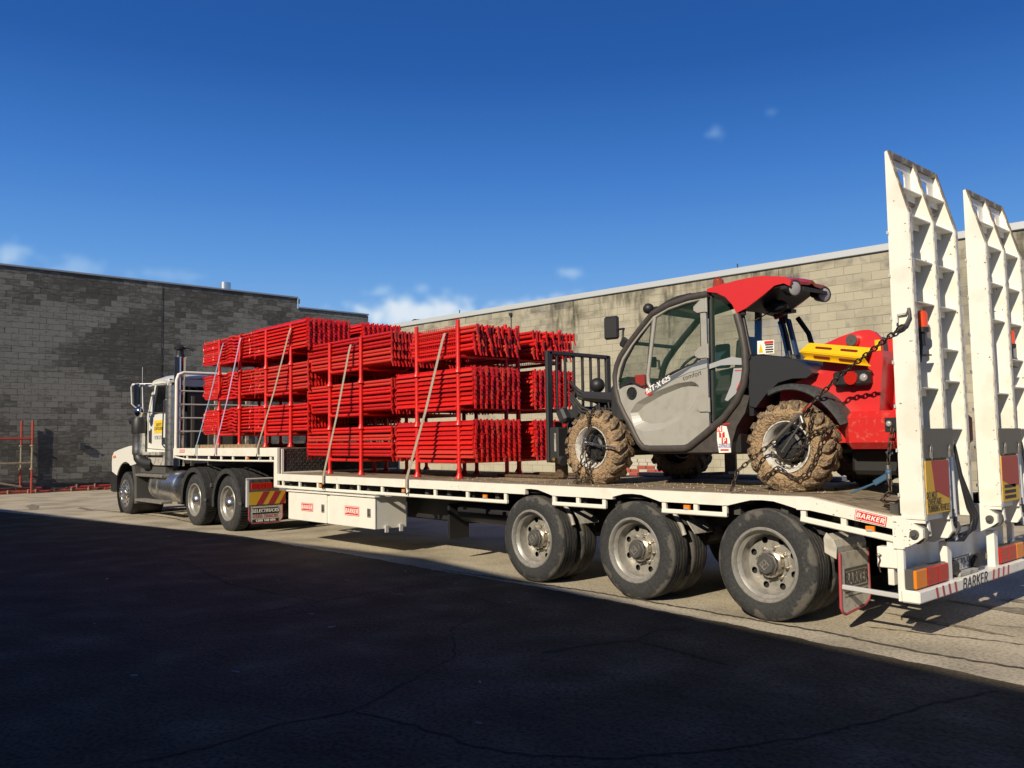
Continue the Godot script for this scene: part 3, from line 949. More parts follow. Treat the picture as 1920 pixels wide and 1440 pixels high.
func trailer() -> void:
	var t := thing("step_deck_trailer", "long white drop deck semi-trailer with two raised loading ramps and three axles", "trailer", V(-7.5, 0, -1.3))
	var W := -2.62
	var wh: Material = mats["trailer_white"]
	var m := M.new()
	# decks
	m.box(V(-5.85, 1.139, W * .5), V(10.1, .028, -W - .10))
	m.prism([P(-.8, 1.153), P(0, 1.018), P(0, .99), P(-.8, 1.125)], -.05, W + .05)
	obj("lower_deck", m, mats["deck_plate"], t)
	m = M.new()
	m.box(V(-13.37, 1.588, W * .5), V(4.92, .03, -W - .1))
	obj("upper_deck", m, mats["deck_plate"], t)
	# side rails, with arches over the wheels
	for side in 2:
		var z0 := 0.0 if side == 0 else W
		var z1 := -.055 if side == 0 else W + .055
		m = M.new()
		var pts := [P(-10.9, 1.15), P(-10.9, 1.035)]
		for a in [-4.375, -2.81, -1.27]:
			for e in [[-.37, 1.037], [-.24, 1.07], [-.12, 1.098], [0, 1.104], [.12, 1.098], [.24, 1.07], [.37, 1.037]]: pts.append(P(a + e[0], e[1]))
		pts.append_array([P(-.80, 1.035), P(-.07, .921), P(-.07, 1.018), P(-.80, 1.15)])
		m.prism(pts, z0, z1)
		obj("side_rail", m, wh, t)
		m = M.new()
		var zo: float = .003 if side == 0 else W - .003
		for e in [[-10.2, .2], [-8.75, .24], [-7.15, .26], [-5.55, .24], [-4.62, .3], [-3.21, .25], [-1.83, .3], [-.86, .13]]:
			m.box(V(e[0], 1.0925 if e[0] > -9 else 1.092, (zo + z1) * .5), V(e[1], .118, absf(zo - z1)), Basis(), .002)
		m.box(V(-.0, 1.0, z0 - .02), V(.01, .01, .01))
		obj("rail_plate", m, mats["worn_white"], t)
		var zc := -.03 if side == 0 else W + .03
		m = M.new()
		m.bar(V(-11.05, .926, zc), V(-4.82, .926, zc), .045, .045, Vector3.UP, .008)
		for e in [[-4.03, -3.2], [-2.44, -1.66]]: m.bar(V(e[0], .945, zc), V(e[1], .945, zc), .045, .045, Vector3.UP, .008)
		m.bar(V(-.9, .955, zc), V(-.07, .835, zc), .045, .05, Vector3.UP, .008)
		obj("rope_rail", m, wh, t)
		for x in [-10.72, -10.12, -9.5, -8.88, -8.25, -7.6, -6.95, -6.3, -5.6, -4.85, -4.0, -3.62, -3.225, -2.41, -2.02, -1.685, -.87, -.5]:
			m = M.new()
			var yb: float = .94 - (.14 * (x + .8) / .8 if x > -.8 else 0.0)
			m.box(V(x, (yb + 1.04 - (.115 * (x + .8) / .8 if x > -.8 else 0.0)) * .5, zc), V(.05, .12, .035), Basis(), .004)
			obj("rail_stub", m, wh, t)
		# neck
		m = M.new()
		m.prism([P(-15.84, 1.61), P(-15.84, 1.40), P(-15.80, 1.385), P(-15.76, 1.455), P(-10.92, 1.455), P(-10.92, 1.61)], z0, z1)
		obj("neck_rail", m, wh, t)
		m = M.new()
		m.tube([V(-15.8, 1.42, zc), V(-15.2, 1.372, zc), V(-13.3, 1.36, zc), V(-11.05, 1.372, zc)], .02, 8)
		obj("rope_rail", m, wh, t)
		for x in [-15.1, -14.55, -13.95, -13.35, -12.8, -12.2, -11.65, -11.2]:
			m = M.new()
			m.box(V(x, 1.415, zc), V(.06, .09, .03), Basis(), .004)
			obj("rail_stub", m, wh, t)
		m = M.new()
		m.box(V(-10.97, 1.265, (z0 + z1) * .5), V(.12, .69, .058), Basis(), .006)
		obj("step_post", m, wh, t)
	m = M.new()
	m.box(V(-10.88, 1.37, W * .5), V(.04, .44, -W - .14))
	obj("step_plate", m, mats["chequer"], t)
	m = M.new()
	for i in 46:   # raised bars of the chequer plate
		for j in 8: m.bar(V(-10.857, 1.18 + j * .052, -.12 - i * .053), V(-10.857, 1.215 + j * .052, -.12 - i * .053 - (.02 if (i + j) % 2 else -.02)), .007, .006)
	tag(obj("tread_bar", m, mats["grey_panel"], t), "", "", "", "stuff")
	m = M.new()
	m.box(V(-10.852, 1.37, -.075), V(.02, .44, .05), Basis(), .004); m.box(V(-10.852, 1.166, -1.3), V(.02, .03, 2.4), Basis(), .004)
	obj("step_frame", m, wh, t)
	# the deck of the neck underneath
	m = M.new()
	m.prism([P(-15.75, 1.57), P(-15.75, 1.25), P(-14.6, 1.12), P(-12.2, 1.12), P(-11.0, .8), P(-11.0, 1.57)], -.75, -.9)
	m.prism([P(-15.75, 1.57), P(-15.75, 1.25), P(-14.6, 1.12), P(-12.2, 1.12), P(-11.0, .8), P(-11.0, 1.57)], -1.72, -1.87)
	m.box(V(-6.2, .93, -.85), V(9.7, .38, .14)); m.box(V(-6.2, .93, -1.78), V(9.7, .38, .14))
	for i in 22: m.box(V(-10.6 + i * .5, 1.03, W * .5), V(.07, .17, -W - .2))
	for x in [-15.3, -14.3, -13.2, -12.2, -11.3]: m.box(V(x, 1.5, W * .5), V(.08, .14, -W - .2))
	m.box(V(-6.2, 1.075, W * .5), V(9.6, .05, -W - .16))
	m.box(V(-13.3, 1.53, W * .5), V(4.6, .05, -W - .2))
	obj("chassis_beam", m, mats["chassis"], t)
	# running gear
	m = M.new()
	for x in [-4.375, -2.81, -1.27]:
		m.cyl(V(x, .51, -.1), V(x, .51, W + .1), .065, -1, 14)
		for z in [-.85, -1.78]:
			m.box(V(x, .66, z), V(.9, .05, .09)); m.box(V(x, .72, z), V(.3, .16, .12)); m.box(V(x - .42, .78, z), V(.12, .22, .1)); m.box(V(x + .42, .78, z), V(.12, .22, .1))
		m.box(V(x - .55, .58, -.72), V(.02, .2, .25))
		m.cyl(V(x + .2, .62, -.95), V(x + .2, .62, -1.2), .1, -1, 12)
	obj("axle", m, mats["chassis"], t)
	m = M.new()   # air tank and landing gear
	m.lathe([P(0, -.66), P(.14, -.64), P(.17, -.58), P(.17, .58), P(.14, .64), P(0, .66)], V(-5.75, .72, -.62), Vector3.RIGHT, 20)
	m.box(V(-7.2, .72, -.9), V(1.6, .42, .3)); m.box(V(-6.55, .55, -.62), V(.05, .5, .35))
	obj("air_tank", m, mats["black_plastic"], t)
	for side in 2:
		var ax := V(0, 0, 1 if side == 0 else -1)
		var k := 0
		for x in [-4.375, -2.81, -1.27]:
			road_wheel(t, V(x, .512, -.005 if side == 0 else W + .005), ax, .512, true, k + side)
			k += 1
	for x in [-3.72, -2.15]:   # inner guards between the wheels
		m = M.new()
		for z in [-.2, -.45]:
			var pts := []
			for i in 9:
				var a := deg_to_rad(18 + i * 9.0)
				pts.append(V(x - .72 + cos(a) * .60, .51 + sin(a) * .585, z))
			m.tube(pts, .02, 6, false, .03)
		m.bar(V(x - .08, .85, -.3), V(x + .02, .72, -.3), .3, .012)
		obj("wheel_guard", m, mats["chassis_pale"], t)
	# tool boxes
	var bx := node("toolbox", t, V(-9.12, .38, -.29))
	m = M.new()
	m.box(V(-9.12, .62, -.3), V(2.70, .47, .55), Basis(), .006)
	obj("case", m, wh, bx)
	m = M.new()
	m.box(V(-9.12, .872, -.28), V(2.78, .025, .62), Basis(), .004)
	obj("lid_edge", m, mats["worn_white"], bx)
	for e in [[-9.83, 1.29], [-8.42, 1.31]]:
		m = M.new()
		m.box(V(e[0], .62, -.014), V(e[1], .465, .03), Basis(), .006)
		obj("door", m, wh, bx)
	for x in [-9.285, -7.915]:
		m = M.new()
		m.box(V(x, .625, .006), V(.09, .13, .012), Basis(), .003)
		obj("latch_plate", m, mats["stainless"], bx)
		m = M.new()
		m.box(V(x, .63, .016), V(.04, .09, .012), Basis(), .003); m.box(V(x + .02, .61, .02), V(.05, .02, .02))
		obj("latch", m, mats["hub_cap"], bx)
	for z in [-.2, -.46]:
		m = M.new()
		m.box(V(-7.75, .385, z), V(.03, .11, .06), Basis(), .004)
		obj("bracket", m, mats["galv_white"], bx)
	badge(t, V(-9.815, .62, .004), .40, .135, Basis())
	badge(t, V(-8.405, .63, .004), .42, .145, Basis())
	badge(t, V(-15.33, 1.55, .003), .30, .07, Basis(), "BARKER")
	var sl := Basis(Vector3.BACK, -atan2(.132, .73))
	badge(t, V(-.255, 1.0, .003), .27, .083, sl)
	for e in [[-9.42, .985], [-7.05, .985], [-5.25, .975], [-2.13, .992], [-.275, .905], [-12.15, 1.41]]:   # side markers
		m = M.new()
		m.box(V(e[0], e[1], -.028), V(.075, .05, .03), Basis(), .005)
		obj("marker_lamp", m, mats["lens_amber"], t)
		m = M.new()
		m.box(V(e[0], e[1] - .012, -.01), V(.05, .022, .012), Basis(), .003)
		obj("marker_lens", m, mats["lens_clear"], t)
	# head board of pipes at the front of the neck
	m = M.new()
	m.tube([V(-15.82, 1.6, -.05), V(-15.82, 3.12, -.05), V(-15.82, 3.24, -.09), V(-15.82, 3.29, -.2), V(-15.82, 3.29, -2.4), V(-15.82, 3.24, -2.52), V(-15.82, 3.12, -2.56), V(-15.82, 1.6, -2.56)], .038, 10)
	obj("headboard_frame", m, mats["worn_white"], t)
	for i in 4:
		m = M.new()
		m.cyl(V(-15.82, 1.98 + i * .3, -.1), V(-15.82, 1.98 + i * .3, -2.54), .018, -1, 8)
		obj("headboard_rail", m, mats["galv_white"], t)
	for z in [-.95, -1.7]:
		m = M.new()
		m.box(V(-15.84, 2.45, z), V(.05, 1.7, .07), Basis(), .004)
		obj("headboard_post", m, mats["chassis_pale"], t)
	rear_end(t, W)
	for r in 2: ramp(t, 0.0 if r == 0 else -1.71, r)

# chipped paint and rust spots on a flat face: spots scattered over the rectangle a, a+u, a+w
func chips(m: M, a: Vector3, u: Vector3, w: Vector3, cnt: int, size: float) -> void:
	var n := u.cross(w).normalized()
	if n.z < 0 and absf(n.z) > absf(n.x): n = -n
	if n.x < 0 and absf(n.x) > absf(n.z): n = -n
	for i in cnt:
		var c := a + u * rng.randf() + w * rng.randf() + n * .0012
		var K := 6
		var r := size * (.3 + rng.randf() * rng.randf() * 1.6)
		var st := rng.randf_range(.5, 2.2)
		var p := []
		for k in K:
			var th := TAU * k / K
			p.append(c + u.normalized() * cos(th) * r * rng.randf_range(.6, 1.2) * st + w.normalized() * sin(th) * r * rng.randf_range(.5, 1.1) / st)
		for k in K: m.tri(c, p[k], p[(k + 1) % K], n, n, n)

func rear_end(t: Node3D, W: float) -> void:
	var ww: Material = mats["worn_white"]
	var m := M.new()
	m.box(V(-.12, .64, W * .5), V(.05, .36, -W - .06), Basis(), .004)
	obj("rear_panel", m, ww, t)
	m = M.new()
	m.box(V(.05, .39, -1.24), V(.15, .10, 2.52), Basis(), .012)
	obj("bumper", m, ww, t)
	m = M.new()
	m.box(V(-.03, .575, -.03), V(.055, .47, .05), Basis(), .006); m.box(V(-.03, .575, W + .03), V(.055, .47, .05), Basis(), .006)
	obj("corner_post", m, ww, t)
	for z in [-.715, -1.83]:
		m = M.new()
		m.box(V(.05, .6, z), V(.07, .34, .1), Basis(), .006)
		obj("rear_post", m, ww, t)
	m = M.new()
	for i in 8:
		var z: float = [-.32, -.45, -.58, -.71, -1.60, -1.73, -1.86, -1.99][i]
		var s := 1.0 if i < 4 else -1.0
		m.prism([P(-.018 + .012 * s, -.045), P(.018 + .012 * s, -.045), P(.018 - .012 * s, .045), P(-.018 - .012 * s, .045)], 0.0, .003, Transform3D(Basis(V(0, 0, -1), Vector3.UP, Vector3.RIGHT), V(.1255, .39, z)))
	obj("bumper_stripe", m, mats["red_edge"], t)
	m = M.new()
	m.text("BARKER", .098, Transform3D(Basis(V(0, 0, -1), Vector3.UP, Vector3.RIGHT), V(.127, .39, -1.16)), .003, false, 1.25, .2)
	obj("bumper_lettering", m, mats["ink"], t)
	for e in [[0.0, 1], [-1.91, -1]]:
		var lamp := node("tail_lamp", t, V(.04, .45, e[0]))
		var zz: float = e[0]
		m = M.new()
		m.box(V(.04, .525, zz - .33), V(.07, .16, .66), Basis(), .006)
		obj("housing", m, mats["grey_panel"], lamp)
		for i in 3:
			m = M.new()
			var amber: bool = i == (0 if e[1] > 0 else 2)
			m.box(V(.08, .525, zz - .11 - i * .22), V(.03, .148, .216), Basis(), .008)
			obj("lens", m, mats["lens_amber" if amber else "lens_red"], lamp)
	m = M.new()
	m.box(V(.03, .54, -1.1), V(.012, .13, .36), Basis(), .003)
	obj("number_plate", m, mats["galv_white"], t)
	m = M.new()
	m.text("0670·S", .088, Transform3D(Basis(V(0, 0, -1), Vector3.UP, Vector3.RIGHT), V(.038, .54, -1.1)), .003, false, 1.0)
	m.frame([P(-.18, -.065), P(.18, -.065), P(.18, .065), P(-.18, .065)], [P(-.17, -.055), P(.17, -.055), P(.17, .055), P(-.17, .055)], 0, .003, Transform3D(Basis(V(0, 0, -1), Vector3.UP, Vector3.RIGHT), V(.037, .54, -1.1)))
	obj("plate_lettering", m, mats["grey_panel"], t)
	m = M.new()
	m.box(V(.05, .53, -.86), V(.08, .11, .13), Basis(), .02); m.box(V(.05, .53, -1.41), V(.08, .12, .16), Basis(), .02)
	obj("rubber_block", m, mats["black_plastic"], t)
	m = M.new()
	m.box(V(.05, .46, -1.13), V(.08, .035, .42), Basis(), .006)
	obj("plate_shelf", m, mats["chassis_pale"], t)
	# cheek plates that carry the ramps
	for z in [-.0, -.62, -1.66, -2.6]:
		m = M.new()
		m.prism([P(-.075, 1.03), P(-.0, 1.03), P(.165, .935), P(.165, .865), P(.12, .83), P(.0, .765), P(-.075, .765)], z + .006, z - .035)
		obj("cheek_plate", m, ww, t)
		m = M.new()
		m.cyl(V(.105, .895, z + .012), V(.105, .895, z + .035), .034, -1, 16); m.cyl(V(.105, .895, z + .035), V(.105, .895, z + .05), .02, -1, 6)
		m.cyl(V(.105, .895, z - .035), V(.105, .895, z - .09), .085, -1, 20)
		obj("ramp_pin", m, mats["grey_panel"], t)
	m = M.new()
	chips(m, V(-.07, .78, .0065), V(.2, 0, 0), V(0, .2, 0), 30, .006)
	chips(m, V(.126, .345, -.05), V(0, .09, 0), V(0, 0, -2.4), 20, .005)
	chips(m, V(-.8, 1.04, .001), V(.7, -.115, 0), V(0, .1, 0), 14, .006)
	chips(m, V(-10.8, 1.04, .001), V(9.9, 0, 0), V(0, .105, 0), 40, .005)
	chips(m, V(-15.7, 1.47, .001), V(4.7, 0, 0), V(0, .13, 0), 30, .007)
	tag(obj("paint_chip", m, mats["rust_spot"], t), "", "", "", "stuff")
	# sand and dried mud on the deck
	m = M.new()
	var yy := 1.1545
	for e in [[-5.9, -1.1, .9, .4], [-5.2, -.7, .5, .25], [-4.6, -1.9, .8, .35], [-3.85, -.62, .45, .22], [-1.3, -.62, .5, .2], [-2.6, -1.3, .6, .3], [-6.6, -2.1, .9, .3]]:
		blotch(m, P(e[0], e[1]), P(e[2], e[3]), yy, int(e[0] * 31), .1)
		yy += .0006
	for i in 260: m.ball(V(rng.randf_range(-6.3, -.9), 1.158, rng.randf_range(-.12, -1.2)), Vector3.ONE * rng.randf_range(.004, .013), 4)
	tag(obj("deck_dirt", m, mat("sand", lin(.40, .30, .19), .95, 0.0, lin(.24, .18, .12), .25), t), "", "", "", "stuff")
	# mudflap and its hexagonal bracket
	m = M.new()
	m.prism([P(-.653, .851), P(-.585, .794), P(-.562, .731), P(-.57, .632), P(-.673, .68), P(-.678, .804)], .0, -.012)
	m.prism([P(-.645, .84), P(-.590, .79), P(-.567, .73), P(-.577, .65), P(-.60, .65), P(-.605, .72), P(-.65, .80)], -.012, -.56)
	obj("guard_bracket", m, mats["flap_grey"], t)
	m = M.new()
	var Q := Transform3D(Basis(V(0, 0, -1), Vector3.UP, Vector3.RIGHT), V(-.56, 0, 0))
	var out := [P(.03, .68), P(.55, .68), P(.56, .27), P(.53, .22), P(.46, .19), P(.10, .155), P(.05, .175), P(.02, .22)]
	m.prism(out, 0, .012, Q)
	obj("mudflap", m, mats["flap_grey"], t)
	m = M.new()
	var rim := []
	for p in out.slice(1) + [out[0]]: rim.append(Q * V(p.x, p.y, .006))
	m.tube(rim, .014, 6)
	obj("mudflap_edge", m, mats["red_edge"], t)
	m = M.new()
	m.frame([P(.09, .54), P(.51, .54), P(.51, .36), P(.09, .36)], [P(.105, .525), P(.495, .525), P(.495, .375), P(.105, .375)], .012, .017, Q)
	m.frame([P(.13, .51), P(.475, .51), P(.475, .39), P(.13, .39)], [P(.138, .502), P(.467, .502), P(.467, .398), P(.138, .398)], .012, .016, Q)
	m.box(Q * V(.3, .335, .012), V(.006, .012, .42)); m.box(Q * V(.3, .30, .012), V(.006, .006, .42))
	m.text("BARKER", .098, Transform3D(Q.basis, Q * V(.303, .45, .014)), .006, true, .86)
	obj("mudflap_lettering", m, mats["grey_panel"], t)
	m = M.new()
	m.bar(V(-.55, .395, -.05), V(-.05, .375, -.05), .04, .04, Vector3.UP, .006)
	obj("flap_stay", m, mats["galv_white"], t)
	m = M.new()
	m.box(V(-.14, .685, -.06), V(.16, .17, .1), Basis(), .006)
	obj("air_box", m, ww, t)
	m = M.new()
	m.tube([V(-.2, .7, .0), V(-.19, .66, .0), V(-.205, .62, .0), V(-.19, .56, .0)], .007, 6); m.tube([V(-.22, .70, .0), V(-.2, .72, .004), V(-.18, .70, .0), V(-.2, .68, .004)], .006, 6, true)
	obj("pin_chain", m, mats["chain_steel"], t)

func ramp(t: Node3D, z: float, idx: int) -> void:
	var r := node("ramp", t, V(0, .9, z - .48))
	var ww: Material = mats["worn_white"]
	var m := M.new()
	# drive plate, with two hand holes near the toe
	var zl := [z - .01, z - .49, z - .97]
	m.box(V(-.006, 2.36, z - .49), V(.012, 2.62, .96))
	for b in 2:
		var za: float = zl[b]
		var zb: float = zl[b + 1]
		var q := Transform3D(Basis(V(0, 0, -1), Vector3.UP, Vector3.RIGHT), V(0, 0, za))
		var w := za - zb
		var o := []
		var i := []
		for k in 16:
			var a := TAU * k / 16 + PI / 8
			var d := P(cos(a), sin(a))
			var sq := d / maxf(absf(d.x), absf(d.y))
			o.append(P(w * .5 + sq.x * w * .5, 3.86 + sq.y * .19))
			var rr := P(pow(absf(d.x), .6) * signf(d.x), pow(absf(d.y), .6) * signf(d.y))
			i.append(P(w * .5 + rr.x * .115, 3.845 + rr.y * .10))
		m.frame(o, i, -.012, 0.0, q)
	obj("drive_plate", m, ww, r)
	for zz in zl:
		m = M.new()
		m.prism([P(0, 4.05), P(.018, 4.05), P(.16, 3.50), P(.185, 1.05), P(.185, .98), P(.0, .98)], zz + .008, zz - .008)
		obj("rib", m, ww, r)
		m = M.new()   # flange along the outer edge of the rib
		m.bar(V(.166, 3.5, zz - .018), V(.186, 1.0, zz - .018), .052, .010, Vector3.RIGHT)
		obj("rib_flange", m, mats["rib_grey"], r)
		m = M.new()
		m.bar(V(.018, 4.05, zz - .014), V(.166, 3.5, zz - .014), .046, .010, Vector3.RIGHT)
		obj("rib_toe", m, mats["toe_grime"], r)
	for b in 2:
		var zc: float = (zl[b] + zl[b + 1]) * .5
		for y in ([3.74, 3.49, 3.135, 2.78, 2.07] if b == 0 else [3.77, 3.485, 3.135, 2.78, 2.42, 2.145, 1.73]):
			m = M.new()
			var dp := .15 if y < 3.6 else .09
			m.box(V(dp * .5, y, zc), V(dp, .01, .464))
			m.box(V(dp * .35, y - .03, zc), V(.008, .06, .44))
			obj("shelf", m, ww, r)
	m = M.new()
	m.box(V(.012, 4.03, z - .49), V(.022, .05, .97)); m.box(V(.01, 3.67, z - .49), V(.02, .03, .97))
	obj("toe_bar", m, mats["toe_grime"], r)
	m = M.new()   # lower ends of the ramp
	m.prism([P(0, .99), P(.18, .99), P(.19, .88), P(.15, .82), P(.06, .82), P(0, .9)], z - .06, z - .10)
	m.prism([P(0, .99), P(.18, .99), P(.19, .88), P(.15, .82), P(.06, .82), P(0, .9)], z - .52, z - .56)
	m.box(V(.07, 1.02, z - .3), V(.13, .06, .5)); m.box(V(.09, 1.02, z + .001), V(.19, .02, .012))
	obj("ramp_foot", m, ww, r)
	# grey panel and rear marker board
	m = M.new()
	m.box(V(.19, 1.615, z - .32), V(.008, .24, .6), Basis(), .002)
	obj("grey_board", m, mats["grey_panel"], r)
	m = M.new()
	for e in [-.12, -.5]:
		m.tube([V(.2, 1.52, z + e), V(.205, 1.58, z + e), V(.205, 1.60, z + e - .015), V(.205, 1.58, z + e - .03), V(.2, 1.52, z + e - .03)], .006, 5)
		m.box(V(.2, 1.52, z + e - .015), V(.012, .05, .04), Basis(), .003)
	obj("clip", m, mats["stainless"], r)
	var q := Transform3D(Basis(V(0, 0, -1), Vector3.UP, Vector3.RIGHT), V(.186, 0, z - .03))
	m = M.new()
	m.prism([P(0, 1.05), P(.45, 1.05), P(.45, 1.475), P(0, 1.475)], 0, .010, q)
	obj("sign_board", m, mats["sign_yellow"], r)
	m = M.new()
	if idx == 0: m.prism([P(.11, 1.474), P(.449, 1.474), P(.449, 1.16), P(.16, 1.235)], .010, .0125, q)
	else: m.prism([P(.001, 1.474), P(.449, 1.474), P(.449, 1.2), P(.3, 1.18), P(.001, 1.25)], .010, .0125, q)
	obj("sign_panel", m, mats["sign_red"], r)
	m = M.new()
	if idx == 0:
		for e in [["DO NOT", 1.20, .085], ["OVERTAKE", 1.145, .135], ["TURNING VEHICLE", 1.09, .215]]:
			m.text(e[0], .052, Transform3D(q.basis, q * V(e[2] + .01, e[1], .011)), .003, false, .82 if e[0].length() < 9 else .72)
	else:
		for i in 3: m.box(q * V(.2, 1.09 + i * .05, .0115), V(.002, .03, .3))
	obj("sign_lettering", m, mats["ink"], r)
	# amber beacon on its bracket
	var bz := z - .30 if idx == 0 else z - .72
	m = M.new()
	m.lathe([P(.0, .0), P(.055, .0), P(.055, .11), P(.045, .135), P(.02, .145), P(0, .146)], V(.10, 2.58, bz), Vector3.UP, 18)
	var gm: StandardMaterial3D = mats.get("beacon_amber", null)
	if gm == null:
		gm = glass("beacon_amber", Color(1.0, .33, .03), .62, .08)
	obj("beacon_lens", m, gm, r)
	m = M.new()
	m.cyl(V(.10, 2.585, bz), V(.10, 2.70, bz), .03, .022, 12)
	obj("reflector", m, mats["lens_amber"], r)
	m = M.new()
	m.lathe([P(0, .0), P(.035, .0), P(.035, .1), P(.062, .11), P(.062, .15), P(0, .15)], V(.10, 2.43, bz), Vector3.UP, 16)
	m.tube([V(.1, 2.45, bz), V(.09, 2.3, bz + .02), V(.03, 2.25, bz)], .014, 6)
	m.box(V(.09, 2.35, bz - .02), V(.12, .012, .12), Basis(), .003)
	obj("beacon_base", m, mats["black_plastic"], r)
	# hydraulic ram and hoses
	var cz := z - .72
	m = M.new()
	m.cyl(V(.13, .93, cz), V(.11, 1.62, cz), .034, -1, 14); m.box(V(.13, .84, cz), V(.05, .12, .06), Basis(), .01)
	m.cyl(V(.13, .93, cz), V(.13, .96, cz), .045, -1, 14); m.cyl(V(.10, 1.62, cz), V(.10, 1.9, cz), .016, -1, 10)
	obj("ram", m, mats["galv_white"], r)
	m = M.new()
	m.cyl(V(.13, .82, cz + .05), V(.13, .82, cz - .05), .022, -1, 12); m.cyl(V(.11, 1.585, cz), V(.11, 1.625, cz), .046, -1, 14)
	obj("ram_pin", m, mats["hub_metal"], r)
	m = M.new()
	for e in [[.0, .0], [.035, -.05], [-.02, .06]]:
		m.tube([V(.14, 1.60, cz - .06), V(.17, 1.3 + e[0], cz - .10), V(.19, 1.1, cz - .2 + e[1]), V(.2, .96, cz - .3 + e[1]), V(.2, .86, cz - .22 + e[1]), V(.17, .8 + e[0], cz - .08), V(.1, .79, cz + .1)], .014, 7)
	m.tube([V(.16, 1.05, cz + .08), V(.18, .96, cz + .16), V(.18, .92, cz + .10), V(.16, .98, cz + .03)], .012, 6)
	obj("hose", m, mats["black_plastic"], r)
	m = M.new()
	for zz in zl:
		chips(m, V(.15, 1.1, zz + .0085), V(.03, 0, 0), V(-.022, 2.35, 0), 22, .006)
		chips(m, V(.0, 1.1, zz + .0085), V(.15, 0, 0), V(0, 2.6, 0), 7, .005)
		chips(m, V(.02, 3.95, zz + .0085), V(.03, -.1, 0), V(.1, -.38, 0), 12, .008)
	tag(obj("paint_chip", m, mats["rust_spot"], r), "", "", "", "stuff")
	# edge lugs along the ramp side
	m = M.new()
	for i in 7: m.box(V(-.012, 1.2 + i * .36, z + .004), V(.014, .03, .02), Basis(), .003)
	obj("edge_lug", m, mats["galv_white"], r)
	if idx == 0:   # lashing hook welded to the side
		m = M.new()
		m.tube([V(.045, 2.60, z + .03), V(.05, 2.67, z + .03), V(.12, 2.675, z + .03), V(.135, 2.71, z + .03)], .010, 8, false, .014)
		obj("hook_bracket", m, ww, r)
		m = M.new()
		m.tube([V(.145, 2.71, z + .03), V(.15, 2.64, z + .03), V(.12, 2.58, z + .03), V(.06, 2.555, z + .03)], .014, 8, false, .016)
		obj("lashing_hook", m, mats["hub_cap"], r)

# ---------------------------------------------------------------- the prime mover
func arc(cx: float, cy: float, r: float, a0: float, a1: float, n: int, ry := -1.0) -> Array:
	var o := []
	for i in n + 1:
		var a := deg_to_rad(lerpf(a0, a1, float(i) / n))
		o.append(P(cx + cos(a) * r, cy + sin(a) * (r if ry < 0 else ry)))
	return o

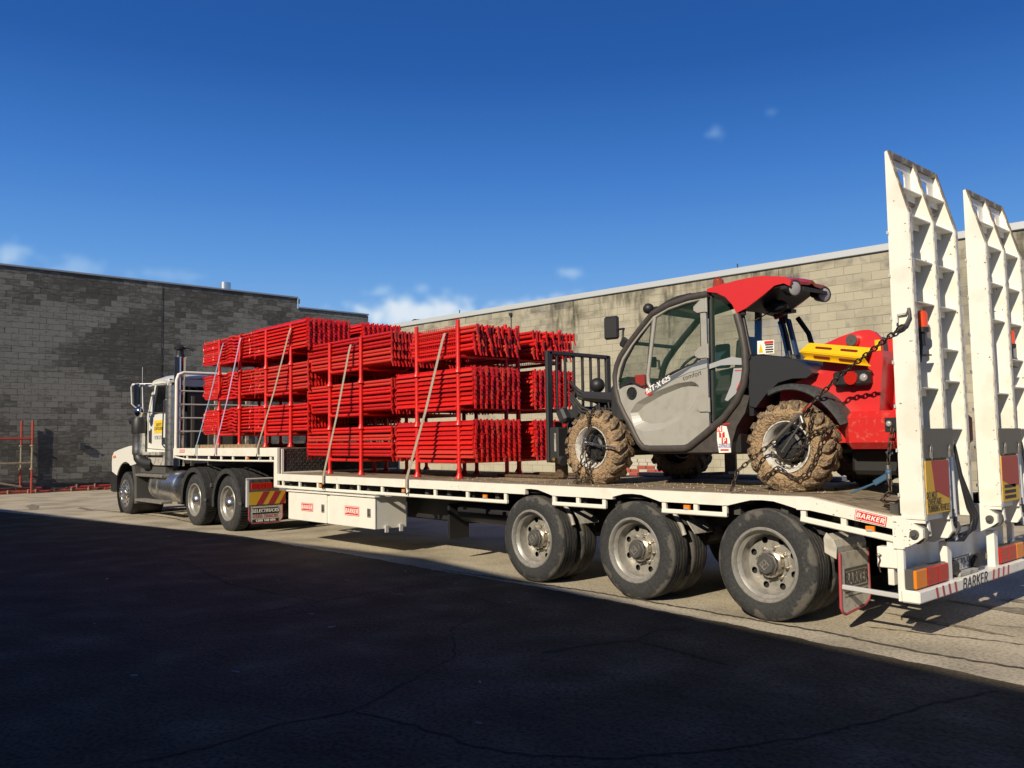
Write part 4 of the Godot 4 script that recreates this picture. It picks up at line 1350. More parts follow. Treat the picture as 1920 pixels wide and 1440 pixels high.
func truck() -> void:
	var t := thing("prime_mover", "white bonneted day-cab truck with chrome exhaust stack hauling the trailer", "truck", V(-16.3, 0, -1.25))
	var wh := mat("cab_white", lin(.80, .79, .74), 0.22)
	(wh as StandardMaterial3D).clearcoat_enabled = true
	var far := -2.45
	var m := M.new()
	# bonnet with its crown, and the two wings with their arches
	var g := []
	for i in 9:
		var u := i / 8.0
		var x := lerpf(-20.32, -17.75, u)
		var row := []
		for j in 13:
			var a := PI * j / 12.0
			var hw := lerpf(.66, .86, u)
			var top := lerpf(1.60, 1.80, pow(u, .8)) - (0.10 * pow(1.0 - u * 6.0, 2.0) if u < 1.0 / 6 else 0.0)
			var yy := 1.05 + (top - 1.05) * pow(sin(a), .45)
			row.append(V(x, yy, -1.225 + cos(a) * hw))
		g.append(row)
	m.sheet(g, 0.0)
	m.prism([P(-1.9, .95), P(-.55, .95), P(-.55, 1.45), P(-.68, 1.52), P(-1.78, 1.52), P(-1.9, 1.45)], -20.34, -20.26, Transform3D(Basis(V(0, 0, 1), Vector3.UP, V(-1, 0, 0)), V(-40.66, 0, 0)))
	obj("bonnet", m, wh, t)
	for s in 2:
		m = M.new()
		var o := [P(-20.14, 1.02), P(-20.17, 1.25), P(-20.14, 1.42), P(-20.02, 1.52), P(-19.6, 1.585), P(-18.9, 1.665), P(-18.45, 1.69), P(-18.2, 1.56), P(-17.9, 1.26), P(-18.32, 1.24)]
		o.append_array(arc(-19.10, .62, .74, 60, 152, 12, .66))
		m.prism(o, -.03 if s == 0 else far + .03, -.78 if s == 0 else far + .78, Transform3D(), true)
		obj("wing", m, wh, t)
		m = M.new()
		var z0 := -.02 if s == 0 else far + .02
		for e in [[-19.98, 1.395], [-19.86, 1.41]]: m.cyl(V(e[0], e[1], z0 - .02), V(e[0], e[1], z0 + .012 * (1 if s == 0 else -1)), .032, -1, 12)
		obj("side_lamp", m, mats["lens_amber"], t)
		m = M.new()   # dark liner of the arch
		m.lathe([P(.70, -.72), P(.70, .0)], V(-19.10, .60, -.05 if s == 0 else far + .75), Vector3.BACK, 20, 0, TAU)
		obj("arch_liner", m, mats["black_plastic"], t)
	m = M.new()
	m.prism([P(-20.28, .96), P(-20.30, .75), P(-20.24, .52), P(-20.0, .5), P(-19.78, .56), P(-19.8, .9), P(-19.86, .97)], -.04, far + .04, Transform3D(), true)
	obj("bumper", m, mats["black_plastic"], t)
	m = M.new()
	m.box(V(-20.345, 1.22, -1.225), V(.03, .5, .85), Basis(), .01)
	obj("grille", m, mats["grey_panel"], t)
	# cab shell
	var zc := -.16
	var zf := -2.29
	m = M.new()
	var side := [P(-18.02, 1.28), P(-16.62, 1.25), P(-16.56, 3.16), P(-16.66, 3.24), P(-17.55, 3.2), P(-17.72, 3.02), P(-17.98, 2.42), P(-18.05, 1.9)]
	m.frame([P(-18.05, 1.9), P(-18.02, 1.28), P(-16.62, 1.25), P(-16.56, 3.16), P(-17.55, 3.2), P(-17.98, 2.42)], [P(-17.60, 2.46), P(-17.55, 2.40), P(-16.78, 2.44), P(-16.74, 3.06), P(-17.36, 3.07), P(-17.58, 2.6)], zc - .05, zc)
	m.frame([P(-18.05, 1.9), P(-18.02, 1.28), P(-16.62, 1.25), P(-16.56, 3.16), P(-17.55, 3.2), P(-17.98, 2.42)], [P(-17.60, 2.46), P(-17.55, 2.40), P(-16.78, 2.44), P(-16.74, 3.06), P(-17.36, 3.07), P(-17.58, 2.6)], zf, zf + .05)
	m.box(V(-16.6, 1.85, -1.225), V(.06, 1.2, -zf + zc)); m.box(V(-16.6, 3.12, -1.225), V(.06, .16, -zf + zc)); m.box(V(-16.6, 2.8, -.32), V(.06, .8, .3)); m.box(V(-16.6, 2.8, -2.13), V(.06, .8, .3))
	m.box(V(-18.0, 1.75, -1.225), V(.06, .9, -zf + zc))
	obj("cab", m, wh, t)
	m = M.new()
	g = []
	for i in 11:
		var u := i / 10.0
		var x := lerpf(-17.75, -16.53, u)
		var row := []
		for j in 11:
			var w := j / 10.0
			var z := lerpf(zc + .02, zf - .02, w)
			var crown := (3.20 + .12 * sin(PI * clampf(u * .75 + .18, 0, 1))) + .06 * sin(PI * w) - .09 * pow(absf(2.0 * w - 1.0), 6.0) - (.13 * pow(1 - u * 5.0, 2) if u < .2 else 0.0)
			row.append(V(x, crown, z))
		g.append(row)
	m.sheet(g, .05)
	m.box(V(-17.78, 3.06, -1.225), V(.09, .10, 2.0), Basis(), .02)
	obj("roof", m, wh, t)
	var dark := glass("dark_glass", Color(.02, .03, .03), .72)
	m = M.new()
	m.box(V(-17.17, 2.75, zc - .03), V(.95, .72, .008))
	obj("side_window", m, dark, t)
	m = M.new()
	m.face(V(-17.98, 2.3, zc - .05), V(-17.98, 2.3, zf + .05), V(-17.70, 3.08, zf + .1), V(-17.70, 3.08, zc - .1), V(-1, .3, 0))
	obj("windscreen", m, dark, t)
	m = M.new()
	m.box(V(-16.6, 2.72, -1.225), V(.012, .66, 1.6))
	obj("rear_window", m, dark, t)
	m = M.new()
	m.box(V(-17.3, 1.75, -1.2), V(1.3, .9, 1.9)); m.box(V(-16.95, 2.35, -.6), V(.16, .75, .5), Basis(), .05); m.box(V(-16.9, 2.85, -.6), V(.1, .25, .28), Basis(), .04)
	m.box(V(-17.32, 2.78, -.24), V(.10, .62, .1), Basis(), .03)
	obj("cab_interior", m, mats["black_plastic"], t)
	# door on the near side
	m = M.new()
	m.frame([P(-17.94, 1.6), P(-16.72, 1.56), P(-16.70, 3.12), P(-17.50, 3.13), P(-17.86, 2.4)], [P(-17.925, 1.615), P(-16.735, 1.575), P(-16.715, 3.105), P(-17.49, 3.115), P(-17.845, 2.4)], zc, zc + .006)
	m.frame([P(-17.63, 2.44), P(-16.75, 2.41), P(-16.71, 3.09), P(-17.38, 3.10), P(-17.61, 2.6)], [P(-17.60, 2.46), P(-16.78, 2.44), P(-16.74, 3.06), P(-17.36, 3.07), P(-17.58, 2.6)], zc, zc + .008)
	obj("door_seam", m, mats["grey_panel"], t)
	var sg := node("door_sign", t, V(-17.2, 2.1, zc))
	m = M.new()
	m.box(V(-17.19, 2.115, zc + .003), V(.60, .30, .006))
	obj("sign_plate", m, mat("sign_bright_yellow", lin(.80, .55, .02), .5), sg)
	m = M.new()
	m.text("SAFETY", .075, Transform3D(Basis(), V(-17.19, 2.16, zc + .007)), .003); m.text("SCAFFOLDING", .075, Transform3D(Basis(), V(-17.19, 2.07, zc + .007)), .003, true, .82)
	m.text("9738 2171", .085, Transform3D(Basis(), V(-17.19, 1.86, zc + .003)), .003, false)
	obj("sign_lettering", m, mats["grey_panel"], sg)
	m = M.new()
	m.cyl(V(-17.7, 1.74, zc + .004), V(-17.7, 2.03, zc + .004), .05, -1, 14); m.ball(V(-17.7, 2.03, zc + .004), V(.05, .05, .012), 8); m.box(V(-16.83, 1.78, zc + .012), V(.09, .16, .02), Basis(), .01)
	obj("door_grip", m, mats["black_plastic"], t)
	m = M.new()
	m.tube([V(-16.66, 2.74, zc + .02), V(-16.68, 2.70, zc + .08), V(-16.74, 1.7, zc + .08), V(-16.74, 1.62, zc + .02)], .016, 8)
	m.tube([V(-17.75, 2.46, zc), V(-17.8, 2.49, zc + .25), V(-17.72, 2.49, zc + .42)], .012, 6); m.tube([V(-17.45, 2.46, zc), V(-17.6, 2.47, zc + .2), V(-17.72, 2.48, zc + .4)], .012, 6)
	obj("grab_rail", m, mats["chrome"], t)
	# mirrors
	m = M.new()
	m.box(V(-17.45, 2.86, .26), V(.16, .52, .09), Basis(Vector3.UP, .35), .03)
	obj("mirror", m, mats["chrome"], t)
	m = M.new()
	m.tube([V(-17.5, 3.14, -.1), V(-17.78, 3.13, .26), V(-17.80, 3.06, .28), V(-17.74, 2.66, .28), V(-17.66, 2.56, .2), V(-17.72, 2.46, .1)], .016, 8); m.cyl(V(-17.8, 3.10, .26), V(-17.4, 3.13, .26), .014)
	obj("mirror_arm", m, mats["galv_white"], t)
	m = M.new()
	m.ball(V(-17.6, 2.47, .16), V(.12, .14, .1), 14)
	obj("round_mirror", m, mats["chrome"], t)
	m = M.new()
	m.box(V(-17.62, 3.1, -.02), V(.24, .06, .18), Basis(Vector3.UP, .3), .02)
	obj("indicator", m, mats["chrome"], t)
	m = M.new()
	m.cyl(V(-18.05, 2.55, -.08), V(-18.12, 3.15, -.08), .02, .012, 6); m.cyl(V(-18.12, 3.15, -.08), V(-18.13, 3.58, -.08), .006, -1, 5)
	obj("aerial", m, mats["galv_white"], t)
	# air cleaner with its cowl and bent duct
	m = M.new()
	m.lathe([P(0, 1.46), P(.145, 1.46), P(.16, 1.5), P(.155, 1.53), P(.16, 1.56), P(.155, 1.6), P(.155, 1.95), P(.165, 1.98), P(0, 1.98)], V(-18.1, 0, -.02), Vector3.UP, 24)
	obj("air_cleaner", m, mats["polished"], t)
	m = M.new()
	m.lathe([P(0, 1.97), P(.17, 1.97), P(.18, 2.05), P(.175, 2.28), P(.14, 2.36), P(0, 2.37)], V(-18.1, 0, -.02), Vector3.UP, 20)
	obj("intake_cowl", m, mats["black_plastic"], t)
	m = M.new()
	m.tube([V(-18.1, 2.25, -.02), V(-18.3, 2.28, .02), V(-18.40, 2.27, .04)], .11, 12, false, .10)
	obj("intake_mouth", m, mats["black_plastic"], t)
	m = M.new()
	m.tube([V(-18.1, 1.5, -.02), V(-18.08, 1.38, -.03), V(-17.95, 1.28, -.06), V(-17.75, 1.24, -.12), V(-17.6, 1.24, -.2)], .14, 14)
	obj("intake_duct", m, mats["black_plastic"], t)
	# exhaust
	m = M.new()
	m.cyl(V(-16.42, 1.2, -.34), V(-16.42, 3.66, -.34), .125, -1, 24)
	m.cyl(V(-16.42, 3.66, -.34), V(-16.42, 3.69, -.34), .14, -1, 24)
	obj("exhaust_stack", m, mats["chrome"], t)
	m = M.new()
	m.cyl(V(-16.60, 1.22, -.26), V(-16.60, 3.05, -.26), .16, -1, 24)
	obj("heat_shield", m, mats["polished"], t)
	m = M.new()
	m.lathe([P(0, 3.69), P(.11, 3.69), P(.10, 3.74), P(.085, 3.76), P(.085, 3.84), P(.13, 3.87), P(.14, 3.92), P(.08, 3.97), P(0, 3.98)], V(-16.42, 0, -.34), Vector3.UP, 20)
	m.tube([V(-16.40, 3.92, -.36), V(-16.3, 3.92, -.5), V(-16.25, 3.85, -.6)], .08, 10, false, .04)
	obj("rain_cap", m, mats["black_plastic"], t)
	m = M.new()
	for y in [1.9, 2.6]: m.cyl(V(-16.42, y, -.34), V(-16.42, y + .03, -.34), .130, -1, 24)
	m.box(V(-16.5, 2.25, -1.3), V(.05, 1.25, 1.5), Basis(), .02); m.box(V(-16.3, 2.0, -.6), V(.06, 1.6, .06)); m.box(V(-16.25, 2.2, -1.0), V(.08, 2.0, .1)); m.box(V(-16.2, 1.6, -1.9), V(.1, 1.0, .3)); m.cyl(V(-16.3, 2.0, -2.0), V(-16.3, 3.2, -2.0), .1, -1, 14)
	obj("exhaust_bracket", m, mats["hub_cap"], t)
	# steps, tank, battery box
	m = M.new()
	m.box(V(-17.35, 1.49, -.12), V(1.15, .08, .2), Basis(), .01); m.prism([P(-17.9, 1.45), P(-16.78, 1.45), P(-16.7, 1.22), P(-17.4, 1.22)], -.12, -.3)
	obj("cab_sill", m, mats["chassis_pale"], t)
	var tread := mat("step_alloy", lin(.34, .33, .31), .45, .5, lin(.22, .21, .19), .4)
	for y in [.975, .38]:
		m = M.new()
		m.box(V(-17.4, y, -.12), V(1.75, .055, .26), Basis(), .008)
		for i in 3: m.box(V(-17.4, y + .03, -.04 - i * .07), V(1.7, .008, .02))
		obj("step", m, tread, t)
	m = M.new()
	m.prism([P(-18.62, 1.2), P(-18.42, 1.2), P(-18.25, .9), P(-18.22, .3), P(-18.38, .28), P(-18.42, .8)], -.02, -.5)
	m.box(V(-17.55, 1.1, -.3), V(1.6, .16, .3), Basis(), .01)
	obj("step_panel", m, mats["grey_panel"], t)
	m = M.new()
	m.lathe([P(0, -.8), P(.30, -.79), P(.36, -.72), P(.365, .72), P(.33, .78), P(.2, .82), P(0, .84)], V(-16.85, .74, -.42), Vector3.RIGHT, 32)
	obj("fuel_tank", m, mats["polished"], t)
	for x in [-17.42, -17.0]:
		m = M.new()
		m.lathe([P(.362, -.03), P(.374, -.03), P(.374, .03), P(.362, .03)], V(x, .74, -.42), Vector3.RIGHT, 32)
		obj("tank_strap", m, tread, t)
	m = M.new()
	m.box(V(-15.72, .72, -.55), V(.5, .5, .5), Basis(), .02)
	for i in 3: m.box(V(-15.45, .62 + i * .14, -.45), V(.04, .05, .2), Basis(), .01)
	obj("valve_box", m, mats["hub_cap"], t)
	m = M.new()
	for z in [-.85, -1.6]: m.box(V(-15.7, .9, z), V(8.4, .26, .1))
	for x in [-19.4, -18.0, -16.0, -14.65, -13.0, -12.2]: m.box(V(x, .88, -1.225), V(.12, .2, .8))
	m.box(V(-17.4, .28, -1.2), V(1.4, .1, .5)); m.box(V(-18.4, .9, -1.2), V(1.6, .7, .8)); m.box(V(-13.8, 1.05, -1.22), V(1.1, .12, 1.0), Basis(), .03)
	m.tube([V(-14.4, 1.1, -.7), V(-13.9, 1.0, -.5), V(-13.4, 1.12, -.6), V(-12.9, 1.1, -.75)], .016, 6)
	for x in [-14.65, -13.0, -19.10]: m.cyl(V(x, .52, -.2), V(x, .52, far + .2), .09, -1, 12)
	obj("chassis", m, mats["chassis"], t)
	# guards over the drive wheels
	for s in 2:
		var z0 := .01 if s == 0 else far - .01
		var dz := -.66 if s == 0 else .66
		for x in [-14.65, -13.0]:
			m = M.new()
			var o := arc(x, .53, .68, -8, 188, 28)
			var i := arc(x, .53, .665, -8, 188, 28)
			m.frame(o, i, z0, z0 + dz, Transform3D(), false)
			m.frame(arc(x, .53, .68, -8, 188, 28), arc(x, .53, .585, -8, 188, 28), z0 - signf(dz) * .012, z0, Transform3D(), false)
			for k in 4: m.frame(arc(x, .53, .688, 10, 170, 24), arc(x, .53, .676, 10, 170, 24), z0 + dz * (.2 + k * .2), z0 + dz * (.23 + k * .2), Transform3D(), false)
			obj("wheel_guard", m, mats["rubber"], t)
			m = M.new()
			m.box(V(x + .63, .56, z0 - signf(dz) * .005), V(.12, .05, .03), Basis(), .005); m.box(V(x + .66, .85, z0 + dz * .2), V(.06, .08, .1), Basis(), .01)
			obj("guard_bracket", m, mats["grey_panel"], t)
		var ax := V(0, 0, 1 if s == 0 else -1)
		for x in [-14.65, -13.0]: road_wheel(t, V(x, .53, -.02 if s == 0 else far + .02), ax, .53, true, 1, "drive")
		road_wheel(t, V(-19.10, .51, -.05 if s == 0 else far + .05), ax, .51, false, 2, "steer")
		# light bar, striped board and mudflap behind
		var zz := -.02 if s == 0 else far + .82
		var q := Transform3D(Basis(V(0, 0, -1), Vector3.UP, Vector3.RIGHT), V(-12.12, 0, zz))
		m = M.new()
		m.box(V(-12.14, .75, zz + .0), V(.06, .50, .05), Basis(), .006); m.box(V(-12.16, .80, zz - .4), V(.03, .06, .8)); m.cyl(V(-12.2, 1.02, zz), V(-12.2, 1.02, zz - .7), .02)
		obj("board_post", m, mats["galv_white"], t)
		var lamp := node("tail_lamp", t, V(-12.12, .9, zz))
		for k in 3:
			m = M.new()
			m.box(q * V(.13 + k * .145, .885, .0), V(.04, .12, .14), Basis(), .008)
			obj("lens", m, mats["lens_red"], lamp)
		var bd := node("striped_board", t, V(-12.12, .65, zz))
		m = M.new()
		m.prism([P(.02, .535), P(.76, .535), P(.76, .78), P(.02, .78)], 0, .012, q)
		obj("board_plate", m, mats["sign_yellow"], bd)
		for k in 3:
			m = M.new()
			var a := .16 + k * .235
			var pl := [P(a, .537), P(a + .125, .537), P(minf(a + .27, .758), .778), P(minf(a + .145, .758), .778)]
			if k == 2: pl = [P(a, .537), P(a + .125, .537), P(.758, .72), P(.758, .778), P(a + .145, .778)] if a + .145 < .75 else [P(a, .537), P(a + .1, .537), P(.758, .66), P(.758, .755)]
			m.prism(pl, .012, .015, q)
			obj("board_stripe", m, mats["sign_red"], bd)
		var fl := node("mudflap", t, V(-12.12, .35, zz))
		m = M.new()
		m.prism([P(.02, .52), P(.70, .52), P(.70, .27), P(.64, .19), P(.08, .19), P(.02, .27)], -.01, .0, q)
		obj("flap", m, mats["flap_grey"], fl)
		m = M.new()
		m.prism([P(.09, .36), P(.62, .36), P(.62, .475), P(.09, .475)], 0, .004, q); m.prism([P(.09, .205), P(.62, .205), P(.62, .265), P(.09, .265)], 0, .004, q)
		obj("flap_panel", m, mats["ink"], fl)
		m = M.new()
		m.text("SELECTRUCKS", .062, Transform3D(q.basis, q * V(.355, .42, .005)), .003, true, .98, .15)
		m.text("1300 100 606", .042, Transform3D(q.basis, q * V(.355, .236, .005)), .003, true, 1.15)
		obj("flap_lettering", m, mats["badge_white"], fl)
		m = M.new()
		m.text("USED TRUCKS", .058, Transform3D(q.basis, q * V(.355, .315, .001)), .003, true, 1.0)
		var eg := []
		for p in [P(.02, .52), P(.02, .27), P(.08, .19), P(.64, .19), P(.70, .27), P(.70, .52)]: eg.append(q * V(p.x, p.y, 0))
		m.tube(eg, .012, 6)
		obj("flap_edge", m, mats["red_edge"], fl)

# ---------------------------------------------------------------- straps and chains
func chain(called: String, label: String, pts: Array, pitch := .052, r := .0068, parent: Node3D = null) -> Node3D:
	var path := []
	for i in pts.size() - 1:
		var k := maxi(1, int(round((pts[i + 1] - pts[i]).length() / .01)))
		for j in k: path.append(pts[i].lerp(pts[i + 1], float(j) / k))
	path.append(pts[-1])
	var m := M.new()
	var run := 0.0
	var start: Vector3 = path[0]
	var flip := false
	for i in range(1, path.size()):
		run += (path[i] - path[i - 1]).length()
		if run >= pitch:
			var c: Vector3 = (start + path[i]) * .5
			var d: Vector3 = (path[i] - start).normalized()
			var u := d.cross(V(.35, .3, 1).normalized()).normalized()
			var w := d.cross(u)
			var a := ((u + w) if flip else (u - w)).normalized()
			var lp := []
			for k in 10:
				var th := TAU * k / 10
				lp.append(c + d * (cos(th) * pitch * .66 + signf(cos(th)) * pitch * .06) + a * sin(th) * pitch * .34)
			m.tube(lp, r, 5, true)
			flip = not flip
			start = path[i]
			run = 0.0
	if parent:
		obj(called, m, mats["chain_steel"], parent)
		return parent
	var t := thing(called, label, "chain", pts[0])
	obj("link", m, mats["chain_steel"], t).set_meta("kind", "stuff")
	return t

func strap(label: String, mt: Material, pts: Array, w: float, along: Vector3) -> void:   # a flat webbing strap through the points
	var t := thing("ratchet_strap", label, "strap", pts[-1])
	var g := []
	for p in pts: g.append([p - along * w * .5, p + along * w * .5])
	var m := M.new()
	m.sheet(g, .004)
	obj("webbing", m, mt, t)
	m = M.new()
	var e: Vector3 = pts[-1]
	m.tube([e + V(0, .0, .01), e + V(0, -.05, .02), e + V(.0, -.085, .0), e + V(0, -.06, -.035)], .009, 6)
	obj("hook", m, mats["chain_steel"], t)

# ---------------------------------------------------------------- stillages and the scaffold parts stacked in them
var ORD := ["first", "second", "third", "fourth", "fifth", "sixth", "seventh", "eighth", "ninth", "tenth", "eleventh", "twelfth", "thirteenth"]
var heaps := {}     # what is past the limit of single pieces, gathered by kind
var single := {}

func ledger_mesh(L: float) -> ArrayMesh:   # two tubes with a tall plate and a tongue at either end
	var m := M.new()
	for y in [-.027, .027]: m.cyl(V(-L * .5, y, 0), V(L * .5, y, 0), .0245, -1, 9)
	for s in [-1.0, 1.0]:
		m.box(V(s * (L * .5 + .004), -.004, 0), V(.012, .132, .034), Basis(), .003)
		m.bar(V(s * (L * .5 + .004), -.05, .0), V(s * (L * .5 + .03), -.125, .0), .012, .022, Vector3.BACK)
		m.box(V(s * (L * .5 - .03), .0, 0), V(.05, .05, .012))
	return m.mesh()

func transom_mesh(L: float) -> ArrayMesh:   # a folded channel with a blade at either end
	var m := M.new()
	m.box(V(0, .018, .022), V(L, .008, .085), Basis(Vector3.RIGHT, .62))
	m.box(V(0, .018, -.022), V(L, .008, .085), Basis(Vector3.RIGHT, -.62))
	for s in [-1.0, 1.0]:
		m.bar(V(s * (L * .5), .058, -.03), V(s * (L * .5 + .035), -.075, .03), .014, .03, Vector3.BACK)
		m.bar(V(s * (L * .5), .055, .03), V(s * (L * .5 + .02), -.03, -.03), .012, .026, Vector3.BACK)
		m.prism([P(-.045, -.02), P(.0, .05), P(.045, -.02), P(.0, .012)], L * .5 - .01, L * .5 + .004, Transform3D(Basis(V(0, 0, -1) * s, Vector3.UP, V(s, 0, 0)), Vector3()))
	return m.mesh()

func brace_mesh(L: float) -> ArrayMesh:   # a tube with cranked, hooked ends and clips
	var m := M.new()
	var h := L * .5
	m.tube([V(-h, -.012, .0), V(-h + .06, .004, .0), V(-h * .12, .0, 0), V(-h * .04, .028, 0), V(h * .1, .028, 0), V(h * .16, .0, 0), V(h - .06, .004, 0), V(h, .02, 0)], .0205, 8)
	m.tube([V(-h * .96, -.034, .012), V(-h * .35, -.034, .012), V(-h * .30, -.02, .012)], .016, 6)
	for x in [-h, -h * .62, h * .34, h * .7, h]:
		m.cyl(V(x, -.03, -.02), V(x + .02, .045, .025), .014, -1, 6)
		m.box(V(x + .01, .0, 0), V(.03, .058, .05), Basis(), .008)
	return m.mesh()

func stillage_proto(mesh_sides: bool) -> Node3D:
	var red: Material = mats["scaffold_red"]
	var t := Node3D.new()
	t.name = "stillage"
	for x in [-.5, .5]:
		for z in [-.45, .45]:
			var m := M.new()
			m.lathe([P(0, 0), P(.062, 0), P(.062, .012), P(.036, .055), P(.031, .08), P(.031, .755), P(0, .757)], V(x, 0, z), Vector3.UP, 14)
			m.prism([P(0, .21), P(.09 * signf(-x), .25), P(0, .29)], z - .004, z + .004, Transform3D(Basis(), V(x + .02 * signf(-x), 0, 0)))
			_part(t, "post", m, red)
	for z in [-.45, .45]:
		var m := M.new()
		m.tube([V(-.47, .235, z), V(.47, .235, z)], .03, 10, false, .026)
		_part(t, "rail", m, red)
	for x in [-.5, .5]:
		var m := M.new()
		m.tube([V(x, .235, -.43), V(x, .235, .43)], .026, 10)
		_part(t, "cross_rail", m, red)
	if mesh_sides:
		for s in 4:
			var m := M.new()
			var q := Basis(Vector3.UP, s * PI / 2)
			var hw := .47 if s % 2 == 0 else .42
			var o := .43 if s % 2 == 0 else .48
			if s == 1: continue
			for i in 20: m.box(q * V(-hw + i * hw / 9.5, .47, o), V(.006, .42, .006), q)
			for i in 10: m.box(q * V(0, .27 + i * .044, o + .003), V(hw * 2, .006, .006), q)
			_part(t, "mesh_side", m, red)
	return t

func _part(t: Node3D, called: String, m: M, mt: Material) -> void:
	var o := MeshInstance3D.new()
	o.name = called
	o.mesh = m.mesh()
	o.mesh.surface_set_material(0, mt)
	t.add_child(o, true)

func heap(kind: String, me: ArrayMesh, q: Transform3D) -> void:
	if not heaps.has(kind): heaps[kind] = [me, []]
	heaps[kind][1].append(q)

# fills one stillage whose base centre is c
func fill(c: Vector3, kind: String, L: float, dx: float, keep, where: String, meshes: Dictionary, shift := 0.0) -> void:
	var rows: int = {"ledger": 4, "transom": 8, "brace": 8}[kind]
	if shift > 0.0: rows = 3
	var cols: int = {"ledger": 13, "transom": 9, "brace": 12}[kind]
	var dy: float = {"ledger": .128, "transom": .066, "brace": .064}[kind]
	var names := {"ledger": "ledger", "transom": "transom", "brace": "brace"}
	var key := "%s %.2f" % [kind, L]
	if not meshes.has(key):
		meshes[key] = ledger_mesh(L) if kind == "ledger" else transom_mesh(L) if kind == "transom" else brace_mesh(L)
		meshes[key].surface_set_material(0, mats["scaffold_red"])
	var y0: float = .345 if kind == "ledger" else .305 if kind == "transom" else .295
	for r in rows:
		for k in cols:
			var zz := .405 - .81 * k / (cols - 1.0)
			var jx := rng.randf_range(-.009, .009) if kind != "brace" else rng.randf_range(-.09, .09)
			if kind == "ledger" and shift > 0.0: jx = rng.randf_range(-.04, .04) + shift * .1
			var q := Transform3D(Basis(Vector3.UP, rng.randf_range(-.006, .006)) * Basis(Vector3.RIGHT, rng.randf_range(-.03, .03) * (12.0 if kind == "brace" else 1.0)), c + V(dx + jx, y0 + dy * r + rng.randf_range(-.004, .004), zz + rng.randf_range(-.006, .006)))
			if kind == "transom": q.basis = q.basis * Basis(Vector3.RIGHT, .25)
			var n: int = single.get(kind, 0)
			if n < 300 and keep.call(r, k):
				single[kind] = n + 1
				var o := inst(numbered("scaffold_" + kind), meshes[key], self, q, [null, mats["scaffold_red_deep"], mats["scaffold_red_worn"]][[0, 0, 1, 0, 2][rng.randi() % 5]])
				tag(o, "red %s, %s up, %s from the near side, %s" % [names[kind], ORD[r], ORD[k], where], "scaffold " + kind, "scaffold %ss lying in the stillages" % kind)
			else:
				heap(key, meshes[key], q)

